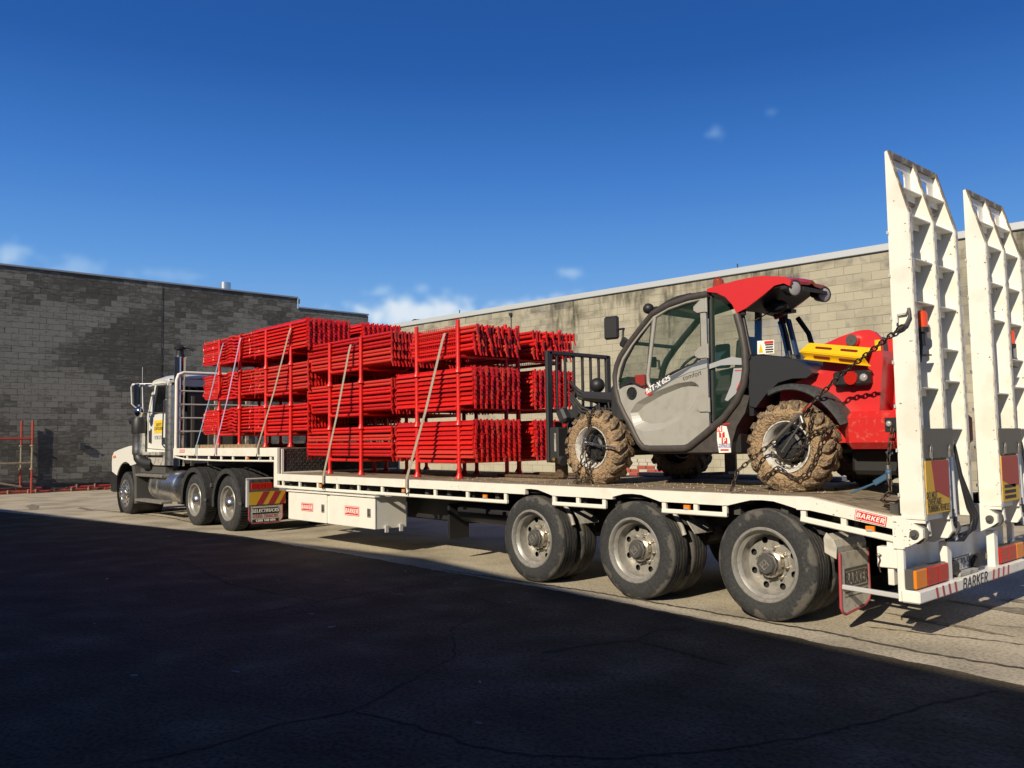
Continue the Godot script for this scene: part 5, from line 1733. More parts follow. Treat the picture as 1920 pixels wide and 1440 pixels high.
func stack_deck() -> void:
	var red := mat("scaffold_red", lin(.66, .020, .014), 0.36, 0.0, lin(.58, .016, .012), 0.5)
	mat("scaffold_red_deep", lin(.52, .014, .011), 0.42, 0.0, lin(.42, .012, .010), 0.3)
	mat("scaffold_red_worn", lin(.60, .035, .022), 0.5, 0.0, lin(.36, .05, .035), 0.16, [.62, .75])
	var plain := stillage_proto(false)
	var caged := stillage_proto(true)
	var meshes := {}
	var stacks := [[-13.81, 1.645, "brace", "front stack on the neck"], [-11.64, 1.62, "ledger", "rear stack on the neck"], [-9.395, 1.158, "ledger", "front stack on the low deck"], [-6.83, 1.158, "transom", "stack by the forklift mast"]]
	var tiers := ["bottom", "middle", "top"]
	for row in 2:
		for s in 4:
			for k in 3:
				var st: Array = stacks[s]
				var cage: bool = k == 2 and s == 3
				var c := V(st[0], st[1] + k * .748, (-.83 if s < 2 else -.92) - row * 1.15)
				var o: Node3D = (caged if cage else plain).duplicate()
				o.name = numbered("stillage")
				add_child(o)
				o.position = c
				tag(o, "red tubular steel stillage, %s of the %s, %s row" % [tiers[k], st[3], ["near", "far"][row]], "stillage", "stacked red stillages")
				var kind: String = st[2]
				var L := 2.66
				var dx := 0.0
				if s == 0: L = 2.7
				if s == 1:
					L = 2.1; dx = .02
					if k == 2: kind = "transom"; L = 2.1; dx = .02
				if s == 3:
					L = 1.85; dx = -.12
					if k == 2: kind = "ledger"; L = 1.5; dx = -.02
				var where := "%s of the %s %s" % [tiers[k], ["near", "far"][row], ["neck front stack", "neck rear stack", "low front stack", "mast stack"][s]]
				var keep := func(r: int, col: int) -> bool:
					if row == 1: return s == 3 and kind != "brace" and (col == 0 or r == 7)
					if kind == "ledger": return s == 2 or s == 3 or col < 2
					if kind == "transom": return s == 3 or col < 3 or r > 5
					return true
				fill(c, kind, L, dx, keep, where, meshes, 1.0 if cage else 0.0)
	plain.free(); caged.free()
	for key in heaps:
		var mm := MultiMesh.new()
		mm.transform_format = MultiMesh.TRANSFORM_3D
		mm.mesh = heaps[key][0]
		mm.instance_count = heaps[key][1].size()
		for i in heaps[key][1].size(): mm.set_instance_transform(i, heaps[key][1][i])
		var o := MultiMeshInstance3D.new()
		var kd: String = key.split(" ")[0]
		o.name = numbered("scaffold_%s_bulk" % kd)
		o.multimesh = mm
		add_child(o)
		tag(o, "red scaffold %ss deeper in the stillages, %s metres long" % [kd, {"2.66": "the longest", "2.10": "about two", "1.50": "the shortest", "1.85": "under two", "2.70": "nearly three"}.get(key.split(" ")[1], "some")], "scaffold " + kd, "", "stuff")
	# timbers under the front stack
	for i in 4:
		var x: float = [-14.05, -12.55, -13.9, -12.5][i]
		var z: float = [-.12, -.10, -1.6, -1.6][i]
		var t := thing("timber_plank", ["brown timber plank under the front stack, nearer the truck cab", "brown timber plank under the front stack, nearer the step", "timber plank under the far row, nearer the truck cab", "timber plank under the far row, nearer the step"][i], "timber plank", V(x, 1.6, z))
		var m := M.new()
		m.box(V(x, 1.655 - .014, z), V(1.4, .075, .14), Basis(), .006)
		obj("plank", m, mats["timber"], t)
	# straps
	var tan := mat("strap_tan", lin(.36, .31, .25), .85, 0.0, lin(.27, .23, .18), .15)
	var e := [["pale blue ratchet strap over the front stack, beside the truck cab", mat("strap_blue", lin(.22, .34, .48), .8), V(-14.04, 3.79, -.34), V(-14.5, 1.49, .035), .04], ["violet grey ratchet strap over the front stack, second from the cab", mat("strap_violet", lin(.42, .30, .45), .8), V(-13.19, 3.82, -.34), V(-13.5, 1.49, .035), .05], ["tan ratchet strap over the rear stack on the neck", tan, V(-11.06, 3.79, -.33), V(-11.615, 1.5, .035), .055], ["tan ratchet strap over the front stack of the low deck", tan, V(-9.13, 3.31, -.42), V(-9.23, 1.02, .035), .055], ["tan ratchet strap over the stack beside the forklift mast", tan, V(-6.60, 3.24, -.44), V(-6.9, 1.03, .035), .055]]
	for k in e.size():
		var a: Vector3 = e[k][2]
		var b: Vector3 = e[k][3]
		var pts := [V(a.x + .02, a.y + .02, -2.5), V(a.x + .02, a.y + .05, -1.4), V(a.x + .02, a.y + .04, a.z - .35), V(a.x + .01, a.y + .02, a.z - .12), a, a.lerp(b, .05) + V(0, 0, .008), a.lerp(b, .5) + V(0, -.01, .0), b + V(0, .12, 0), b]
		strap(e[k][0], e[k][1], pts, e[k][4], Vector3.RIGHT)

# ---------------------------------------------------------------- the telehandler
func mud_wheel(parent: Node3D, c: Vector3, ax: Vector3, sd: int) -> void:
	var w := node("wheel", parent, c)
	var R := .415
	var f := FastNoiseLite.new()
	f.seed = sd; f.frequency = 9.0; f.fractal_octaves = 3
	var wob := func(p: Vector3) -> Vector3:
		var d := p - c
		var n := f.get_noise_3dv(p) * .02
		return p + d.normalized() * n + ax * f.get_noise_3d(p.x + 9.0, p.y, p.z) * .010
	var m := M.new()
	m.lathe([P(.235, -.25), P(.26, -.30), P(.32, -.325), P(.375, -.30), P(R, -.25), P(R + .004, -.15), P(R, -.05), P(.395, -.012), P(.36, .012), P(.325, .022), P(.29, .02), P(.262, .006), P(.25, -.012), P(.24, -.05)], c, ax, 56, 0.0, TAU, wob)
	obj("tyre", m, mats["dry_mud"], w)
	m = M.new()
	var x := ax.cross(Vector3.UP).normalized()
	var r := RandomNumberGenerator.new()
	r.seed = sd
	var N := 19
	for s in 2:
		for i in N:
			var a0 := TAU * (i + .5 * s) / N
			var g := []
			# the lug runs from the middle of the tread to the shoulder and a little way down the side wall
			var path := [[.0, -.02, .030], [.28, .05, .032], [.62, .14, .030], [.90, .21, .020], [1.0, .235, -.004], [1.03, .245, -.028], [1.0, .25, -.045]]
			var rings := []
			for e in path:
				var across: float = -.15 + (1 if s == 0 else -1) * e[0] * .15
				var a: float = a0 + e[1] * .9
				var rd := x * cos(a) + Vector3.UP * sin(a)
				var tg := -x * sin(a) + Vector3.UP * cos(a)
				var base: Vector3 = c + ax * across
				var rr: float = R + e[2]
				var ring := []
				var hw := .038 * r.randf_range(.85, 1.15)
				if e[2] < .01:
					var o: Vector3 = ax * (1 if s == 0 else -1) * .012
					ring = [base + rd * rr - tg * hw - o * 1.5, base + rd * rr - tg * hw * .8 + o, base + rd * rr + tg * hw * .8 + o, base + rd * rr + tg * hw - o * 1.5]
				else:
					ring = [base + rd * (R - .02) - tg * hw * 1.25, base + rd * rr - tg * hw * .8, base + rd * rr + tg * hw * .8, base + rd * (R - .02) + tg * hw * 1.25]
				for k in 4: ring[k] = wob.call(ring[k])
				rings.append(ring)
			for j in rings.size() - 1:
				var mid: Vector3 = (rings[j][0] + rings[j][3] + rings[j + 1][0] + rings[j + 1][3]) * .25
				for k in 3:
					var fc: Vector3 = (rings[j][k] + rings[j][k + 1] + rings[j + 1][k] + rings[j + 1][k + 1]) * .25
					m.face(rings[j][k], rings[j][k + 1], rings[j + 1][k + 1], rings[j + 1][k], fc - mid + (c - fc) * -.001)
			m.face(rings[0][0], rings[0][1], rings[0][2], rings[0][3], ax * (-1 if s == 0 else 1))
	obj("tread_lug", m, mats["dark_mud"], w)
	m = M.new()
	m.lathe([P(.238, -.06), P(.252, -.006), P(.250, .004), P(.24, .004), P(.232, -.012), P(.215, -.03), P(.205, -.09), P(.20, -.12), P(.16, -.12)], c, ax, 40)
	obj("rim", m, mats["white_rim"], w)
	m = M.new()
	m.lathe([P(.205, -.125), P(.15, -.115), P(.145, -.05), P(.12, -.035), P(.11, -.01), P(.05, -.005), P(0, -.005)], c, ax, 14)
	bolts(m, c - ax * .115, ax, .168, 8, .02, .05)
	for i in 6:
		var a := TAU * i / 6
		var rd := x * cos(a) + Vector3.UP * sin(a)
		m.bar(c + rd * .05 - ax * .01, c + rd * .14 - ax * .03, .03, .03, ax, .004)
	obj("hub", m, mats["black_plastic"], w)

func telehandler() -> void:
	var t := thing("telehandler", "grey and red muddy telescopic forklift with glazed cab chained to the trailer deck", "telehandler", V(-2.5, 1.155, -1.4))
	var red := mat("machine_red", lin(.62, .016, .016), .28)
	(red as StandardMaterial3D).clearcoat_enabled = true
	mat("scuffed_red", lin(.58, .022, .02), .4, 0.0, lin(.56, .10, .07), .35, [.6, .85])
	var silver := mat("door_silver", lin(.40, .39, .355), .34, .12, lin(.37, .355, .315), .8, [.45, .8])
	var guard := mat("cab_plastic", lin(.055, .048, .044), .55, 0.0, lin(.07, .06, .054), .5)
	var black: Material = mats["black_plastic"]
	mat("dry_mud", lin(.40, .27, .15), .95, 0.0, lin(.15, .12, .09), .30, [.56, .74], 2.5)
	mat("dark_mud", lin(.33, .23, .135), .95, 0.0, lin(.12, .095, .07), .25, [.45, .68], 2.0)
	mat("white_rim", lin(.62, .61, .58), .4, 0.0, lin(.35, .28, .19), .25, [.6, .75])
	mat("prop_yellow", lin(.80, .50, .012), .4)
	var gl := glass("cab_glass", Color(.22, .34, .28), .14, .02)
	var m := M.new()
	var zn := -.56
	var zf := -1.42
	# ---- chassis
	m.box(V(-2.4, 1.72, -1.4), V(3.6, .34, .8), Basis(), .02)
	m.box(V(-3.8, 1.58, -1.4), V(.22, .2, 1.4), Basis(), .03); m.box(V(-1.27, 1.58, -1.4), V(.22, .2, 1.4), Basis(), .03)
	m.box(V(-2.5, 1.62, -1.4), V(1.2, .22, 1.5), Basis(), .02)
	obj("chassis", m, black, t)
	m = M.new()
	m.box(V(-1.68, 1.82, -.95), V(.35, .5, .2), Basis(), .03)
	m.tube([V(-1.72, 1.7, -.8), V(-1.64, 1.62, -.75), V(-1.70, 1.56, -.8), V(-1.6, 1.6, -.85), V(-1.66, 1.72, -.8)], .022, 6)
	obj("inner_frame", m, mat("dark_red", lin(.16, .012, .012), .5), t)
	# ---- skirt below the door
	m = M.new()
	m.prism([P(-3.05, 1.525), P(-1.955, 1.533), P(-1.94, 1.64), P(-1.88, 1.80), P(-1.78, 1.93), P(-1.72, 2.1), P(-1.8, 2.12), P(-2.2, 1.8), P(-2.55, 1.60), P(-3.03, 1.58)], zn - .01, zn - .25)
	obj("skirt", m, guard, t)
	# ---- cab frame: the round bumper bar along the near outline, and the far side
	var loop := [P(-2.16, 3.205), P(-2.42, 3.20), P(-2.68, 3.16), P(-2.915, 3.085), P(-3.115, 2.915), P(-3.255, 2.79), P(-3.395, 2.645), P(-3.455, 2.54), P(-3.488, 2.42), P(-3.478, 2.26), P(-3.438, 2.11), P(-3.36, 1.97), P(-3.282, 1.855), P(-3.21, 1.73), P(-3.155, 1.645), P(-3.09, 1.585), P(-3.0, 1.572), P(-2.75, 1.572), P(-2.53, 1.575), P(-2.46, 1.595), P(-2.25, 1.73), P(-2.01, 1.90), P(-1.86, 2.06), P(-1.775, 2.22), P(-1.745, 2.38), P(-1.75, 2.58), P(-1.785, 2.78), P(-1.83, 2.95)]
	m = M.new()
	m.tube(loop.map(func(p): return V(p.x, p.y, zn)), .045, 12, false, .038)
	obj("cab_guard", m, guard, t)
	m = M.new()
	m.tube(loop.map(func(p): return V(p.x, p.y, zf)), .04, 8)
	for p in [loop[2], loop[5]]: m.cyl(V(p.x, p.y, zn), V(p.x, p.y, zf), .022)
	m.cyl(V(-2.1, 3.2, zf), V(-2.15, 2.1, zf), .04); m.cyl(V(-2.17, 3.19, zn - .05), V(-2.19, 1.85, zn - .05), .032)
	m.cyl(V(-1.72, 2.5, zn), V(-1.70, 2.5, zf), .03)
	obj("cab_frame", m, black, t)
	m = M.new()
	m.box(V(-2.6, 1.66, -1.0), V(.9, .1, .8)); m.box(V(-2.0, 1.95, zf + .02), V(.5, .55, .03)); m.box(V(-2.9, 1.95, zf + .02), V(1.1, .55, .03)); m.box(V(-1.72, 2.2, -1.0), V(.05, .6, .8))
	m.box(V(-3.36, 2.1, -1.0), V(.12, .6, .8), Basis(Vector3.BACK, .15))
	obj("cab_tub", m, black, t)
	# ---- glass
	m = M.new()
	m.prism([P(-2.27, 3.16), P(-2.52, 3.145), P(-2.76, 3.09), P(-2.87, 3.04), P(-2.99, 2.37), P(-2.975, 2.28), P(-2.65, 2.41), P(-2.36, 2.49), P(-2.31, 2.53), P(-2.28, 2.65)], zn - .006, zn - .012)
	m.prism([P(-2.92, 3.0), P(-3.05, 2.90), P(-3.2, 2.75), P(-3.33, 2.58), P(-3.43, 2.34), P(-3.41, 2.28), P(-3.25, 2.33), P(-3.12, 2.28), P(-3.04, 2.29)], zn - .006, zn - .012)
	obj("door_glass", m, gl, t)
	m = M.new()
	m.prism([P(-2.15, 3.17), P(-2.02, 3.12), P(-1.93, 3.04), P(-1.88, 2.95), P(-1.83, 2.78), P(-1.80, 2.58), P(-1.79, 2.4), P(-1.82, 2.24), P(-1.9, 2.09), P(-2.05, 1.93), P(-2.15, 1.88)], zn - .01, zn - .016)
	obj("rear_side_glass", m, gl, t)
	m = M.new()
	var gg := []
	for p in loop.slice(2, 9): gg.append([V(p.x, p.y, zn - .03), V(p.x, p.y, zf + .03)])
	m.sheet(gg)
	obj("windscreen", m, gl, t)
	m = M.new()
	m.face(V(-1.70, 2.52, zn - .05), V(-1.70, 2.52, zf + .05), V(-1.80, 2.99, zf + .05), V(-1.80, 2.99, zn - .05), V(1, 0, 0))
	obj("rear_glass", m, gl, t)
	m = M.new()
	m.face(V(-3.0, 3.0, zf), V(-2.1, 3.18, zf), V(-2.1, 2.3, zf), V(-3.4, 2.3, zf), V(0, 0, 1))
	obj("far_glass", m, gl, t)
	m = M.new()
	for e in [[V(-1.70, 2.52, zn - .03), V(-1.80, 2.99, zn - .05)], [V(-1.70, 2.52, zf + .05), V(-1.80, 2.99, zf + .05)], [V(-1.70, 2.52, zn - .03), V(-1.70, 2.52, zf + .05)]]: m.cyl(e[0], e[1], .018, -1, 8)
	m.tube([V(-2.27, 3.17, zn), V(-2.76, 3.10, zn), V(-2.88, 3.04, zn), V(-3.0, 2.38, zn), V(-2.98, 2.275, zn), V(-2.65, 2.405, zn), V(-2.35, 2.485, zn), V(-2.295, 2.54, zn), V(-2.27, 2.65, zn)], .016, 6, true)
	m.tube([V(-2.93, 3.0, zn), V(-3.2, 2.76, zn), V(-3.34, 2.58, zn), V(-3.44, 2.34, zn), V(-3.42, 2.275, zn), V(-3.25, 2.335, zn), V(-3.11, 2.27, zn), V(-3.03, 2.29, zn)], .016, 6, true)
	obj("window_seal", m, black, t)
	# ---- door
	var out := [P(-2.2, 1.79), P(-2.2, 2.0), P(-2.2, 2.25), P(-2.2, 2.56), P(-2.36, 2.485), P(-2.65, 2.385), P(-2.98, 2.255), P(-3.08, 2.235), P(-3.2, 2.30), P(-3.3, 2.30), P(-3.43, 2.27), P(-3.455, 2.2), P(-3.41, 2.08), P(-3.27, 1.86), P(-3.15, 1.665), P(-3.05, 1.60), P(-2.53, 1.60), P(-2.42, 1.65)]
	var ro := [P(-3.273, 1.988), P(-3.178, 2.091), P(-2.907, 2.202), P(-2.605, 2.28), P(-2.4, 2.293), P(-2.321, 2.255), P(-2.324, 2.172), P(-2.409, 2.009), P(-2.577, 1.88), P(-2.833, 1.783), P(-3.075, 1.761), P(-3.209, 1.808)]
	var ri := [P(-3.204, 1.985), P(-3.105, 2.062), P(-2.842, 2.168), P(-2.575, 2.240), P(-2.395, 2.250), P(-2.355, 2.22), P(-2.375, 2.141), P(-2.47, 2.003), P(-2.617, 1.925), P(-2.831, 1.855), P(-3.028, 1.850), P(-3.15, 1.892)]
	var cen := P(-2.8, 2.02)
	var sample := func(poly: Array, n: int) -> Array:   # where rays from the middle leave the outline
		var res := []
		for i in n:
			var d := P(cos(TAU * i / n), sin(TAU * i / n))
			var best: Vector2 = cen
			for k in poly.size():
				var h = Geometry2D.segment_intersects_segment(cen, cen + d * 3.0, poly[k], poly[(k + 1) % poly.size()])
				if h != null and (h - cen).length() > (best - cen).length(): best = h
			res.append(best)
		return res
	var N := 72
	var so: Array = sample.call(out, N)
	var s1: Array = sample.call(ro, N)
	var s2: Array = sample.call(ri, N)
	m = M.new()
	var fz := zn + .012
	for i in N:
		var j := (i + 1) % N
		m.face(V(so[i].x, so[i].y, fz), V(so[j].x, so[j].y, fz), V(s1[j].x, s1[j].y, fz), V(s1[i].x, s1[i].y, fz), Vector3.BACK)
		m.face(V(s1[i].x, s1[i].y, fz), V(s1[j].x, s1[j].y, fz), V(s2[j].x, s2[j].y, fz - .06), V(s2[i].x, s2[i].y, fz - .06), Vector3.BACK)
		m.face(V(s2[i].x, s2[i].y, fz - .06), V(s2[j].x, s2[j].y, fz - .06), V(cen.x, cen.y, fz - .06), V(cen.x, cen.y, fz - .06) + V(.0001, 0, 0), Vector3.BACK)
		m.face(V(so[i].x, so[i].y, fz), V(so[j].x, so[j].y, fz), V(so[j].x, so[j].y, fz - .06), V(so[i].x, so[i].y, fz - .06), V(so[i].x - cen.x, so[i].y - cen.y, 0))
	obj("door", m, silver, t)
	m = M.new()   # silver frame round the door glass
	var fr := [V(-2.22, 3.17, zn + .004), V(-2.45, 3.155, zn + .004), V(-2.70, 3.115, zn + .004), V(-2.90, 3.04, zn + .004), V(-3.09, 2.885, zn + .004), V(-3.23, 2.755, zn + .004), V(-3.36, 2.61, zn + .004), V(-3.42, 2.50, zn + .004), V(-3.45, 2.38, zn + .004), V(-3.445, 2.25, zn + .004)]
	m.tube(fr, .014, 8, false, .024)
	m.tube([V(-2.885, 3.04, zn + .006), V(-3.0, 2.40, zn + .006), V(-3.0, 2.31, zn + .006), V(-2.965, 2.25, zn + .006)], .022, 8)
	m.box(V(-2.237, 2.84, zn + .002), V(.075, .66, .028), Basis(), .006)
	obj("door_frame", m, silver, t)
	for e in [[3.09, .0], [2.60, .02], [2.03, -.05]]:
		m = M.new()
		m.prism([P(-2.19, e[0] + .07), P(-2.19, e[0] - .07), P(-2.30, e[0] - .07), P(-2.345, e[0] - .04), P(-2.345, e[0] + .0), P(-2.27, e[0] + .055)], zn + .013, zn + .03)
		m.cyl(V(-2.185, e[0] - .075, zn + .025), V(-2.185, e[0] + .075, zn + .025), .015, -1, 10)
		obj("hinge", m, silver, t)
	m = M.new()
	m.cyl(V(-2.185, 1.86, zn + .015), V(-2.185, 3.18, zn + .015), .008, -1, 6)
	obj("door_edge", m, mats["chrome"], t)
	m = M.new()
	m.lathe([P(0, .004), P(.058, .004), P(.066, .012), P(.072, .012), P(.072, -.01)], V(-3.235, 2.205, fz), Vector3.BACK, 24)
	m.box(V(-3.215, 2.2, fz + .012), V(.012, .06, .016), Basis(), .004)
	obj("door_latch", m, black, t)
	# stripe and lettering
	m = M.new()
	m.prism([P(-3.05, 2.20), P(-3.0, 2.165), P(-2.62, 2.335), P(-2.45, 2.39), P(-2.2, 2.44), P(-2.2, 2.545), P(-2.36, 2.478), P(-2.65, 2.378), P(-2.98, 2.248)], fz, fz + .003)
	obj("door_stripe", m, mat("stripe_grey", lin(.14, .16, .19), .4, .3), t)
	m = M.new()
	m.prism([P(-2.6, 2.338), P(-2.45, 2.385), P(-2.2, 2.425), P(-2.2, 2.47), P(-2.4, 2.44)], fz + .003, fz + .006)
	m.prism([P(-2.18, 2.41), P(-2.18, 2.46), P(-2.03, 2.495), P(-1.91, 2.515), P(-1.76, 2.485), P(-1.76, 2.42), P(-1.89, 2.432), P(-2.04, 2.437)], zn - .005, zn + .004)
	m.prism([P(-1.887, 2.395), P(-1.765, 2.39), P(-1.775, 2.289), P(-1.85, 2.147), P(-1.97, 2.06), P(-2.005, 2.072), P(-1.925, 2.225)], zn - .005, zn + .004)
	obj("silver_panel", m, mat("light_silver", lin(.52, .53, .54), .3, .3), t)
	m = M.new()
	m.tube([V(-1.87, 2.37, zn + .004), V(-1.79, 2.365, zn + .004), V(-1.795, 2.29, zn + .004), V(-1.86, 2.165, zn + .004)], .006, 5)
	m.prism([P(-3.05, 2.195), P(-2.99, 2.165), P(-2.93, 2.19), P(-3.03, 2.21)], fz + .003, fz + .005)
	obj("red_trim", m, mats["badge_red"], t)
	var sl := Transform3D(Basis(Vector3.BACK, .385), V(-2.925, 2.253, fz + .004))
	m = M.new()
	m.text("MT-X", .062, sl, .003, true, 1.1, .2); m.text("625", .055, Transform3D(sl.basis, V(-2.745, 2.328, fz + .004)), .003, true, 1.0, .2)
	obj("door_lettering", m, mats["badge_white"], t)
	m = M.new()
	m.text("comfort", .045, Transform3D(Basis(Vector3.BACK, .2), V(-2.40, 2.352, fz + .001)), .003, false, 1.1)
	obj("door_script", m, mats["ink"], t)
	var sg := node("ntp_sign", t, V(-2.03, 1.68, zn))
	m = M.new()
	m.prism([P(-2.115, 1.815), P(-2.0, 1.80), P(-1.965, 1.66), P(-1.955, 1.53), P(-2.10, 1.525), P(-2.12, 1.66)], zn - .009, zn - .004)
	obj("sign_plate", m, mats["badge_white"], sg)
	m = M.new()
	for i in 3: m.box(V(-2.085 + i * .028, 1.775 - i * .062, zn - .003), V(.068, .058, .003))
	m.box(V(-2.03, 1.823, zn - .004), V(.15, .012, .004)); m.box(V(-2.03, 1.555, zn - .003), V(.10, .018, .002))
	obj("sign_panel", m, mats["badge_red"], sg)
	m = M.new()
	for i in 3: m.text("NTP"[i], .052, Transform3D(Basis(), V(-2.085 + i * .028, 1.775 - i * .062, zn - .001)), .003)
	obj("sign_lettering", m, mats["badge_white"], sg)
	m = M.new()
	m.text("FORKLIFTS", .02, Transform3D(Basis(), V(-2.03, 1.610, zn - .003)), .002); m.text("AUSTRALIA", .02, Transform3D(Basis(), V(-2.03, 1.588, zn - .003)), .002); m.box(V(-2.075, 1.824, zn - .002), V(.06, .012, .004))
	obj("sign_small_print", m, mat("sign_blue", lin(.03, .06, .3), .5), sg)
	# ---- inside
	m = M.new()
	m.box(V(-2.15, 2.08, -1.0), V(.42, .14, .46), Basis(), .05); m.box(V(-1.98, 2.45, -1.0), V(.15, .62, .44), Basis(Vector3.BACK, -.12), .06)
	obj("seat", m, mats["rubber"], t)
	m = M.new()
	m.tube([V(-3.05, 1.9, -1.0), V(-2.92, 2.25, -1.0), V(-2.74, 2.5, -1.0)], .05, 8)
	var wl := []
	var qs := Basis(Vector3.BACK, .75)
	for k in 18: wl.append(V(-2.72, 2.50, -1.0) + qs * V(cos(TAU * k / 18) * .17, 0, sin(TAU * k / 18) * .17))
	m.tube(wl, .016, 7, true)
	for k in 3: m.cyl(V(-2.74, 2.49, -1.0), wl[k * 6], .014, -1, 6)
	m.box(V(-3.12, 2.2, -1.0), V(.2, .16, .6), Basis(), .04)
	m.box(V(-3.0, 2.55, -.66), V(.06, .12, .05), Basis(), .01); m.tube([V(-3.0, 2.58, -.66), V(-2.93, 2.56, -.66), V(-2.92, 2.46, -.66)], .014, 6)
	m.cyl(V(-2.2, 2.45, -1.3), V(-2.2, 2.45, -1.24), .08, -1, 14)
	obj("steering_column", m, black, t)
	m = M.new()
	m.box(V(-3.3, 2.33, -.8), V(.16, .2, .12), Basis(), .02)
	obj("warning_box", m, red, t)
	m = M.new()
	m.box(V(-2.55, 2.62, zf + .06), V(.2, .28, .05), Basis(), .02)
	obj("inner_screen", m, mat("screen_blue", lin(.03, .07, .10), .3), t)
	# ---- roof
	m = M.new()
	var roof_top := func(u: float, w: float) -> Vector3:
		var x := lerpf(-2.165, -1.17 - .03 * absf(2.0 * w - 1.0), u)
		var y := 3.255 + .045 * sin(PI * minf(u * .9, 1.0)) - .055 * pow(maxf(u - .62, 0.0) / .38, 1.6)
		y += .03 * sin(PI * w) - (.045 if absf(w - .5) > .08 and absf(w - .5) < .30 and u > .5 else 0.0) * (u - .5)
		return V(x, y, lerpf(zn + .03, zf + .13, w))
	var g := []
	for i in 13:
		var row := []
		for j in 13: row.append(roof_top.call(i / 12.0, j / 12.0))
		g.append(row)
	m.sheet(g, .03)
	for s in 2:
		var z := zn + .035 if s == 0 else zf + .155
		m.prism([P(-2.165, 3.258), P(-1.95, 3.285), P(-1.6, 3.29), P(-1.35, 3.268), P(-1.25, 3.245), P(-1.19, 3.20), P(-1.21, 3.15), P(-1.27, 3.185), P(-1.371, 3.178), P(-1.5, 3.10), P(-1.7, 2.993), P(-1.815, 2.955), P(-1.86, 3.05), P(-1.94, 3.14), P(-2.05, 3.20), P(-2.165, 3.226)], z, z - .03, Transform3D(), true)
	obj("roof_cap", m, red, t)
	m = M.new()
	var under := []
	for e in [[-1.84, 3.0], [-1.68, 3.02], [-1.5, 3.115], [-1.38, 3.17], [-1.28, 3.17], [-1.205, 3.145]]: under.append([V(e[0], e[1], zn + .01), V(e[0], e[1] + .02, -1.0), V(e[0], e[1], zf + .15)])
	m.sheet(under, .012)
	m.box(V(-1.19, 3.15, -1.0), V(.02, .035, .5))
	m.prism([P(-2.16, 3.225), P(-2.16, 3.245), P(-2.45, 3.245), P(-2.70, 3.205), P(-2.93, 3.13), P(-2.91, 3.09), P(-2.68, 3.165), P(-2.42, 3.205)], zn, zf)
	m.tube([V(-2.9, 3.13, -.6), V(-2.75, 3.20, -.62), V(-2.6, 3.23, -.6), V(-2.45, 3.25, -.65)], .022, 6)
	for z in [zn - .02, zf + .02]: m.box(V(-1.79, 2.99, z), V(.1, .14, .06), Basis(), .02)
	m.ball(V(-1.55, 3.02, -.85), V(.13, .07, .1), 10); m.box(V(-1.48, 2.97, -.95), V(.14, .035, .1)); m.cyl(V(-1.55, 3.0, -.85), V(-1.72, 2.88, -.7), .006, -1, 5)
	m.tube([V(-1.62, 2.96, zf + .02), V(-1.50, 2.78, zf + .02), V(-1.44, 2.55, zf + .02), V(-1.42, 2.42, zf + .02)], .028, 8)
	obj("roof_lining", m, black, t)
	m = M.new()
	m.box(V(-1.62, 2.74, -1.28), V(.035, .42, .08), Basis(Vector3.BACK, .22), .012)
	obj("blue_cylinder", m, mat("cloth_blue", lin(.02, .05, .13), .4), t)
	for z in [zn - .05, zf + .22]:
		var lamp := node("work_lamp", t, V(-1.22, 3.14, z))
		m = M.new()
		m.lathe([P(0, -.12), P(.06, -.11), P(.078, -.02), P(.08, .0), P(.068, .0)], V(-1.20, 3.135, z), V(1, -.10, .45).normalized(), 18)
		m.box(V(-1.28, 3.15, z), V(.12, .07, .12), Basis(), .02)
		obj("housing", m, black, lamp)
		m = M.new()
		m.lathe([P(.069, -.004), P(.04, .008), P(0, .010)], V(-1.20, 3.135, z), V(1, -.10, .45).normalized(), 18)
		obj("lens", m, mats["lens_clear"], lamp)
	m = M.new()
	m.lathe([P(.0, .0), P(.062, .0), P(.064, .07), P(.056, .12), P(.03, .145), P(0, .148)], V(-2.27, 3.29, -.9), Vector3.UP, 18)
	obj("beacon", m, glass("beacon_brown", Color(.62, .24, .05), .75, .06), t)
	m = M.new()
	m.cyl(V(-2.27, 3.24, -.9), V(-2.27, 3.295, -.9), .066, -1, 18); m.cyl(V(-2.27, 3.29, -.9), V(-2.27, 3.37, -.9), .025, -1, 10)
	obj("beacon_base", m, mats["lens_amber"], t)
	m = M.new()
	m.ball(V(-2.97, 3.15, -.55), V(.065, .06, .06), 12); m.box(V(-2.9, 3.15, -.58), V(.08, .03, .03))
	obj("spot_lamp", m, black, t)
	m = M.new()
	m.box(V(-3.62, 3.01, -.66), V(.20, .28, .05), Basis(Vector3.UP, .2), .035)
	m.tube([V(-3.52, 2.98, -.66), V(-3.38, 2.97, -.6), V(-3.36, 2.93, -.56), V(-3.36, 2.84, -.55), V(-3.30, 2.76, -.55)], .014, 6); m.box(V(-3.34, 2.8, -.55), V(.10, .12, .05), Basis(Vector3.BACK, -.6), .02)
	obj("mirror", m, black, t)
	var ws := node("warning_sign", t, V(-1.53, 2.58, zn))
	m = M.new()
	var wq := Basis(Vector3.BACK, -.03)
	m.box(V(-1.535, 2.585, -.60), V(.19, .135, .005), wq)
	obj("sign_plate", m, mats["badge_white"], ws)
	m = M.new()
	m.prism([P(-1.615, 2.535), P(-1.565, 2.535), P(-1.588, 2.625)], -.597, -.595)
	obj("warning_triangle", m, mats["prop_yellow"], ws)
	m = M.new()
	m.box(V(-1.497, 2.63, -.596), V(.10, .026, .003), wq)
	obj("warning_header", m, mats["badge_red"], ws)
	m = M.new()
	for i in 4: m.box(V(-1.494, 2.606 - i * .024, -.596), V(.09 - .01 * (i % 2), .013, .003), wq)
	obj("warning_text", m, mats["ink"], ws)
	# ---- engine cover and rear body
	m = M.new()
